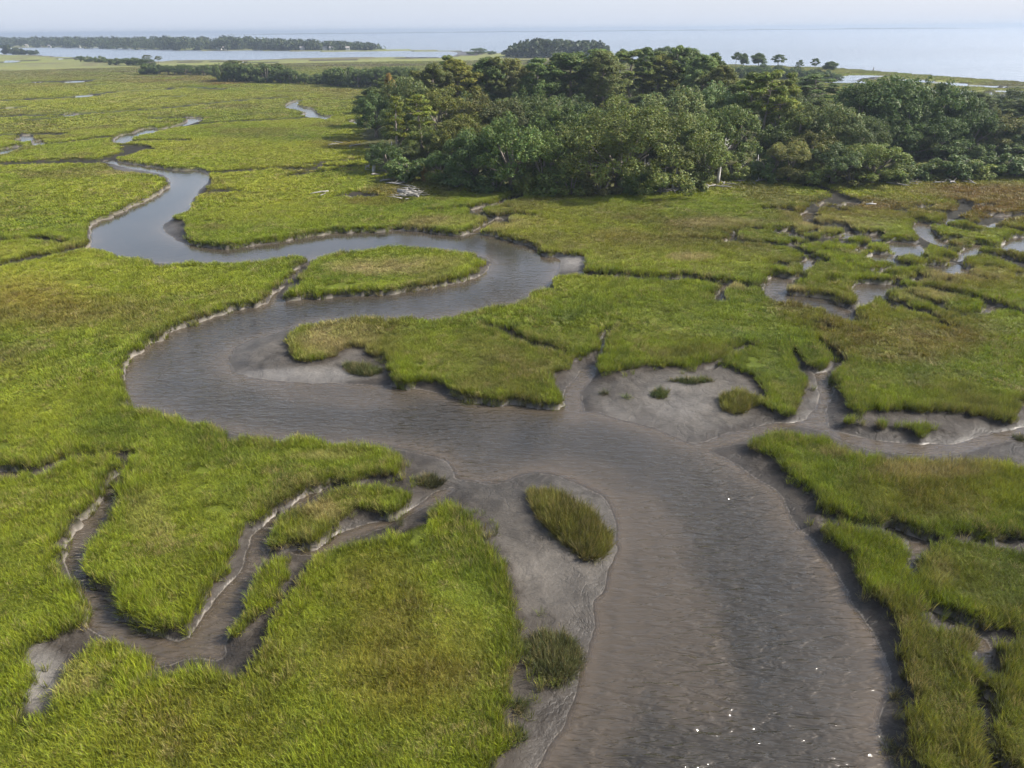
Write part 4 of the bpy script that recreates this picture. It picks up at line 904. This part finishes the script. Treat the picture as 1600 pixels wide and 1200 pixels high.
# fill the rest of the island behind the front rows
pts = [(t[2], t[3]) for t in TREES]; tries = 0; nfill = 0
while tries < 5000 and nfill < 62:
    tries += 1; px, py = random.uniform(585, 1600), random.uniform(172, 262)
    if px > 1280 and py < 192: continue
    if px > 1395 and py > 244: continue
    g = unproj(px, py, .3)
    if bil(HAMS, np.array([g[0]]), np.array([g[1]]))[0] < 3: continue
    if min((g[0] - a) ** 2 + (g[1] - b) ** 2 for a, b in pts) < 36: continue
    pts.append((g[0], g[1])); nfill += 1
    v = random.uniform(.75, 1.1)
    place(random.choice(['oak', 'oak', 'oak', 'dpine']), g[0], g[1], random.uniform(8.5, 11.5), random.uniform(8, 10.5), None, 'inner', (v, v, v))

# thickets at middle distance left
THICK = []
for (x0, yb0, yt0, x1, yb1, yt1, n, wpx) in [(124,96,88,160,98,88,4,14),(165,100,88,240,103,91,8,16),(226,115,99,335,117,102,11,20),(338,126,96,400,127,101,7,26),(402,128,100,460,129,102,6,24),(465,130,113,515,131,114,6,18),(515,134,107,650,138,103,14,30),(520,130,104,640,132,104,8,34)]:
    for k in range(n):
        u = (k + .5 + random.uniform(-.3, .3)) / n; x = x0 + (x1 - x0) * u; yb = yb0 + (yb1 - yb0) * u + random.uniform(-.8, .5); yt = yt0 + (yt1 - yt0) * u + random.uniform(-2, 4) * .8
        THICK.append((random.choice(['oak', 'oak', 'shrub']), x, yb, yt, wpx * random.uniform(.8, 1.25)))
for a in sorted(THICK, key=lambda q: q[1]): tree_px(a[0], a[1], a[2], a[3], a[4], None, 'thicket', (.9, .95, .95))
for k, (x, yb, yt, wd) in enumerate([(231,101,85,13),(249,103,87,10),(372,124,93,30),(412,126,97,16),(437,127,98,24)]):
    tree_px('upine', x, yb, yt, wd, None, 'thicketpine', (1.0, .9, .9))
tree_px('oak', 748, 84, 74, 24, 'lone round tree on the far marsh by the sea', 'far trees', DARK); tree_px('shrub', 768, 84.5, 79, 14, 'low bush beside the lone round far tree', 'far trees', DARK); tree_px('shrub', 736, 84.5, 79.5, 12, 'small bush left of the lone round far tree', 'far trees', DARK)
for x, yb, yt, wd, lab in [(830,100,92,10,'tiny shrub on the pale meadow behind the wood'),(1010,112,74,22,None)]:
    if lab: tree_px('shrub', x, yb, yt, wd, lab, 'far trees', DARK)
for (x, yt, wd) in [(952,80,20),(968,76,18),(1010,73,24),(1026,74,20),(1042,72,22),(1056,75,18),(1074,79,16),(1118,86,8)]: tree_px('rpine', x, 122, yt, wd, None, 'skyline', DARK)
for (x, yb, yt, wd) in [(1147,120,80.5,14),(1160,120,82.5,11),(1183,119,82,18),(1212,119,84,17),(1244,120,87.5,13),(1271,120,89.5,11),(1293,121,91,18)]: tree_px(random.choice(['pine', 'upine', 'rpine']), x, yb, yt, wd * 1.1, None, 'rowpine', DARK)
WOODS = []
for k in range(26):
    u = k / 25; WOODS.append((1112 + u * 192 + random.uniform(-4, 4), 126 - 6 * random.random(), 99 + 6 * u + random.uniform(-2, 5), random.uniform(14, 24)))
for a in sorted(WOODS): tree_px(random.choice(['oak', 'oak', 'shrub']), a[0], a[1], a[2], a[3], None, 'backwood', (.85, .95, 1.0))

def ordn(n):
    return '%d%s' % (n, 'th' if 10 <= n % 100 <= 20 else {1: 'st', 2: 'nd', 3: 'rd'}.get(n % 10, 'th'))
KW = {'rpine': 'round crowned pine', 'oak': 'rounded oak', 'pine': 'pine', 'dpine': 'bushy pine', 'spine': 'sparse pine', 'upine': 'flat topped pine', 'shrub': 'leafy shrub', 'dead': 'dead tree'}
TXT = {'front': ('%s on the front edge of the wooded island, %s such from the left', 'trees of the wooded island, front edge'),
       'middle': ('%s in the wood canopy behind the front row, %s such from left', 'trees of the wooded island, canopy'),
       'inner': ('%s deep inside the wood, mostly hidden, %s such from the left', 'trees of the wooded island, inside'),
       'thicket': ('dark %s in the thicket across the left marsh, %s such from left', 'thicket across the left marsh'),
       'thicketpine': ('%s standing above the left marsh thicket, %s from the left', 'pines above the left thicket'),
       'skyline': ('distant %s against the sea behind the tall pines, %s from left', 'distant skyline pines'),
       'rowpine': ('%s in the spaced row above the far wood, %s from the left', 'row of pines by the sea'),
       'backwood': ('bluish %s of the far wood below the pine row, %s such from left', 'far wood by the sea')}
for gkey, (fmt, gname) in TXT.items():
    for kd in KW:
        L_ = [t for t in TREES if t[5] == gkey and t[1] == kd]
        L_.sort(key=lambda t: math.atan2(t[2], t[3]))
        for n, t in enumerate(L_): t[0]['label'] = fmt % (KW[kd], ordn(n + 1)); t[0]['group'] = gname

# far woods that read as one mass
def wood_mass(name, spots, label, base):
    g = np.random.default_rng(len(spots)); C = []; r = []; tone = []
    for (x, y, h, wd) in spots:
        z0 = max(ground_z(x, y), WL)
        tn = g.uniform(.75, 1.2)
        for k in range(12):
            C.append(np.array([x + g.normal(0, wd * .22), y + g.normal(0, wd * .22), z0 + h * g.uniform(.15, .86)])); r.append(wd * g.uniform(.16, .26)); tone.append(tn * g.uniform(.8, 1.2))
    V, Fq, cc = leaves(g, C, r, [16] * len(C), 2.6, .8, 1.4, .4, tone, .5)
    me = crown_mesh(name, V, Fq, cc, base); o = bpy.data.objects.new(name, me); o.color = (1, 1, 1, 1); col.objects.link(o); tag(o, label, 'wood', None, 'stuff'); return o
spots = []
for k in range(420):
    x = random.uniform(-160, 585); yb = np.interp(x, [-160, 0, 100, 200, 300], [73, 73.5, 74.5, 77, 78.5])
    yb = yb - random.uniform(0, 4.5) * (1 if x < 420 else .5); g = unproj(x, yb, 0)
    top = 19 if x < 400 else np.interp(x, [400, 480, 585], [17, 12, 7]); spots.append((g[0], g[1], top * random.uniform(.75, 1.1), random.uniform(18, 28)))
wood_mass('far_shore_wood', spots, 'dark blue green wood along the far left shore beyond the lagoon', (.045, .065, .022))
spots = []
for k in range(80):
    x = random.uniform(792, 945); g = unproj(x, random.uniform(86, 90.5), 0); spots.append((g[0], g[1], np.interp(x, [792, 815, 860, 945], [9, 15, 17, 13]) * random.uniform(.8, 1.1), random.uniform(9, 15)))
wood_mass('far_island_wood', spots, 'blue green far wooded islet by the sea behind the tall trees', (.045, .065, .022))
spots = []
for k in range(14):
    x = random.uniform(-60, 50) if k < 10 else random.uniform(30, 55); g = unproj(x, 84.5, 0); spots.append((g[0], g[1], np.interp(x, [-60, 10, 25, 55], [13, 13, 8, 4]), random.uniform(8, 12)))
wood_mass('far_point_wood', spots, 'small dark wood on a point at the left frame edge', (.045, .065, .022))

# ------------------------------------------------------------------ driftwood along the front of the wood
def log_tube(L0, r, seed, branches=2):
    g = np.random.default_rng(seed); t = Tube()
    t.add([(-L0 / 2, 0, r), (-L0 / 6, g.normal(0, .12), r * 1.2), (L0 / 5, g.normal(0, .15), r * 1.1), (L0 / 2, g.normal(0, .2), r * .8)], [r, r * .95, r * .8, r * .35], 6)
    for k in range(branches):
        x = g.uniform(-L0 * .2, L0 * .4); a = g.uniform(.5, 1.2) * g.choice([-1, 1]); ln = g.uniform(.15, .35) * L0
        t.add([(x, 0, r), (x + ln * .6, math.sin(a) * ln * .6, r + ln * .3), (x + ln, math.sin(a) * ln, r + ln * .55)], [r * .5, r * .35, r * .12], 4)
    return t.mesh('driftwood_log', M_DRIFT)
LOGM = [log_tube(4.5, .16, k, 1 + k % 3) for k in range(5)]
logs = []
for (x0, y0, x1, y1, n) in [(900,302,1100,296,22),(1100,294,1240,280,14),(1130,288,1170,280,6),(1240,283,1330,288,8),(1400,288,1520,284,12),(690,289,745,292,5),(572,262,600,282,7),(520,224,560,228,4),(490,306,560,304,4),(590,284,625,288,4)]:
    for k in range(n):
        u = random.uniform(0, 1); logs.append((x0 + (x1 - x0) * u, y0 + (y1 - y0) * u + random.uniform(-3, 3)))
logs.sort()
for k, (px, py) in enumerate(logs):
    g = unproj(px, py, .1); o = bpy.data.objects.new('driftwood_log', LOGM[k % 5]); col.objects.link(o)
    o.location = (g[0], g[1], ground_z(g[0], g[1]) + .25); o.rotation_euler = (random.uniform(-.1, .1), random.uniform(-.12, .12), random.uniform(0, 6.28)); s = random.uniform(.3, .85); o.scale = (s, s, s)
    tag(o, 'grey driftwood log lying at the wood edge, %s log from the left' % ordn(k + 1), 'driftwood', 'driftwood logs along the wood edge')
# the pale heap of a fallen tree top on the marsh
t = Tube(); g = np.random.default_rng(5)
for k in range(70):
    a = g.uniform(0, 6.28); ln = g.uniform(.8, 2.6); d = np.array([math.cos(a), math.sin(a) * .9, g.uniform(-.02, .35)]); p = np.array([g.normal(0, .8), g.normal(0, 1.6), g.uniform(.3, 1.0)])
    t.add([p, p + d * ln * .5 + g.normal(0, .15, 3), p + d * ln + np.array([0, 0, -.2])], [.075, .05, .02], 4)
t.add([(-2.5, 3, .4), (-.5, .8, .6), (1.5, -2, .5)], [.3, .26, .18], 7)
q = unproj(642, 309, .2); o = bpy.data.objects.new('fallen_tree', t.mesh('fallen_tree', M_DRIFT)); col.objects.link(o); o.location = (q[0], q[1], ground_z(q[0], q[1]) + .35)
tag(o, 'bleached heap of a fallen tree top lying on the green marsh', 'fallen tree')
t = Tube(); t.add([(-1.3, 0, .2), (0, .1, .28), (1.3, 0, .2)], [.2, .22, .12], 6); t.add([(0, 0, .3), (.5, .4, .8)], [.1, .03], 4)
q = unproj(1361, 320, .5); o = bpy.data.objects.new('drift_stump', t.mesh('drift_stump', M_DEAD)); col.objects.link(o); o.location = (q[0], q[1], .5); o.scale = (.6, .6, .6)
tag(o, 'small bright bleached stump on the brownish marsh right of the creek', 'driftwood')
t = Tube(); t.add([(0, 0, -.3), (.1, 0, 2.0), (.05, .1, 4.6)], [.6, .45, .35], 6); t.add([(.1, 0, 2), (1.1, 0, 3.2)], [.25, .1], 5); t.add([(.1, 0, 1.4), (-.9, .2, 2.3)], [.2, .1], 5)
q = unproj(1364, 111, 0); o = bpy.data.objects.new('shore_stump', t.mesh('shore_stump', M_BARK)); col.objects.link(o); o.location = (q[0], q[1], ground_z(q[0], q[1])); o.scale = (.55, .55, .5)
tag(o, 'dark broken stump alone on the strip of shore by the sea', 'stump')

# ------------------------------------------------------------------ houses on the far shore
HOUSES = [(49,71,15),(71,71,13),(85,70.5,18),(109,70.5,16),(131,72.5,11),(166,72,14),(349,70.5,17),(357,71.5,12),(477,75.5,15),(512,73,16),(522,73,14),(547,74,13)]
HL = ['leftmost white house', 'second white house from the left', 'third and tallest white house from the left', 'fourth white house from the left', 'small fifth house from the left', 'sixth house from the left half hidden', 'pale house left of a close pair', 'pale house right of a close pair', 'low house near the sand point', 'left one of two white houses near the point', 'right one of two white houses near the point', 'last small house toward the sand point']
for (px, py, wd), hl in zip(HOUSES, HL):
    g = unproj(px, np.interp(px, [0, 100, 200, 300, 547], [72.6, 73.6, 75.4, 77.6, 78.2]), 0); e = bpy.data.objects.new('house', None); col.objects.link(e)
    d = np.hypot(g[0], g[1]); e.location = (g[0], g[1] - 16, ground_z(g[0], g[1])); e.scale = (.42, .42, .46); e.rotation_euler = (0, 0, random.uniform(-.4, .4)); tag(e, hl + ' before the wood on the far shore', 'house', 'houses on the far shore')
    a, b, h = wd / 2, 5, 7.5
    mesh_obj('wall', [(-a,-b,-1),(a,-b,-1),(a,b,-1),(-a,b,-1),(-a,-b,h),(a,-b,h),(a,b,h),(-a,b,h),(-a,0,h+3.4),(a,0,h+3.4)], [(0,1,5,4),(1,2,6,9,5),(2,3,7,6),(3,0,4,8,7)], M_WALL, e)
    mesh_obj('roof', [(-a-.6,-b-.6,h-.3),(a+.6,-b-.6,h-.3),(a+.6,0,h+3.7),(-a-.6,0,h+3.7),(a+.6,b+.6,h-.3),(-a-.6,b+.6,h-.3),(-a-.6,-b-.6,h-.05),(a+.6,-b-.6,h-.05),(a+.6,0,h+4),(-a-.6,0,h+4),(a+.6,b+.6,h-.05),(-a-.6,b+.6,h-.05)], [(0,1,2,3),(3,2,4,5),(6,9,8,7),(9,11,10,8),(0,6,7,1),(5,4,10,11),(0,3,9,6),(3,5,11,9),(1,7,8,2),(2,8,10,4)], M_ROOF, e)
    for k in range(3):
        for z in (1.2, 4.4):
            x = -a + wd * (k + .5) / 3
            mesh_obj('window', [(x-.7,-b-.05,z),(x+.7,-b-.05,z),(x+.7,-b-.05,z+1.7),(x-.7,-b-.05,z+1.7),(x-.7,-b+.05,z),(x+.7,-b+.05,z),(x+.7,-b+.05,z+1.7),(x-.7,-b+.05,z+1.7)], [(0,1,2,3),(0,4,5,1),(1,5,6,2),(2,6,7,3),(3,7,4,0)], M_PANE, e)

# ------------------------------------------------------------------ far coast on the horizon
V = []; Fc = []; n = 60
for k in range(n + 1):
    px = 380 + (1480 - 380) * k / n; a = math.atan2(px - 800, 1080 / math.cos(R_(PITCH)) * .9); d = 8200
    x, y = d * math.sin(a), d * math.cos(a); h = max(1.5, 14 * (.6 + .4 * float(vnoise(np.array([k * .9]), np.array([3.3]), 5)[0])) * min(1, k / 6, (n - k) / 6))
    V += [(x, y, WL - 1), (x, y, h), (x * 1.03, y * 1.03, h * .9), (x * 1.03, y * 1.03, WL - 1)]
for k in range(n):
    i = 4 * k; Fc += [(i, i + 4, i + 5, i + 1), (i + 1, i + 5, i + 6, i + 2), (i + 2, i + 6, i + 7, i + 3)]
mesh_obj('far_coast', V, Fc, bark_material('far_coast', (.05, .07, .03), (.07, .08, .04)), None, 'structure', 'faint low coast on the horizon')

# ------------------------------------------------------------------ haze
hz = 0.00022
bx = [(-16500, -120), (16500, -120), (16500, 16500), (-16500, 16500)]
Vh = [(x, y, -4) for x, y in bx] + [(x, y, 40) for x, y in bx]
hm, nt, o_ = mat('haze'); pv = nt.nodes.new('ShaderNodeVolumePrincipled'); pv.inputs['Color'].default_value = (.46, .545, .67, 1); pv.inputs['Density'].default_value = hz; pv.inputs['Anisotropy'].default_value = .2
nt.links.new(pv.outputs[0], o_.inputs['Volume'])
ho = mesh_obj('haze', Vh, [(3,2,1,0),(4,5,6,7),(0,1,5,4),(1,2,6,5),(2,3,7,6),(3,0,4,7)], hm, None, 'stuff', 'thin pale sea haze over the marsh and sea', 'haze')
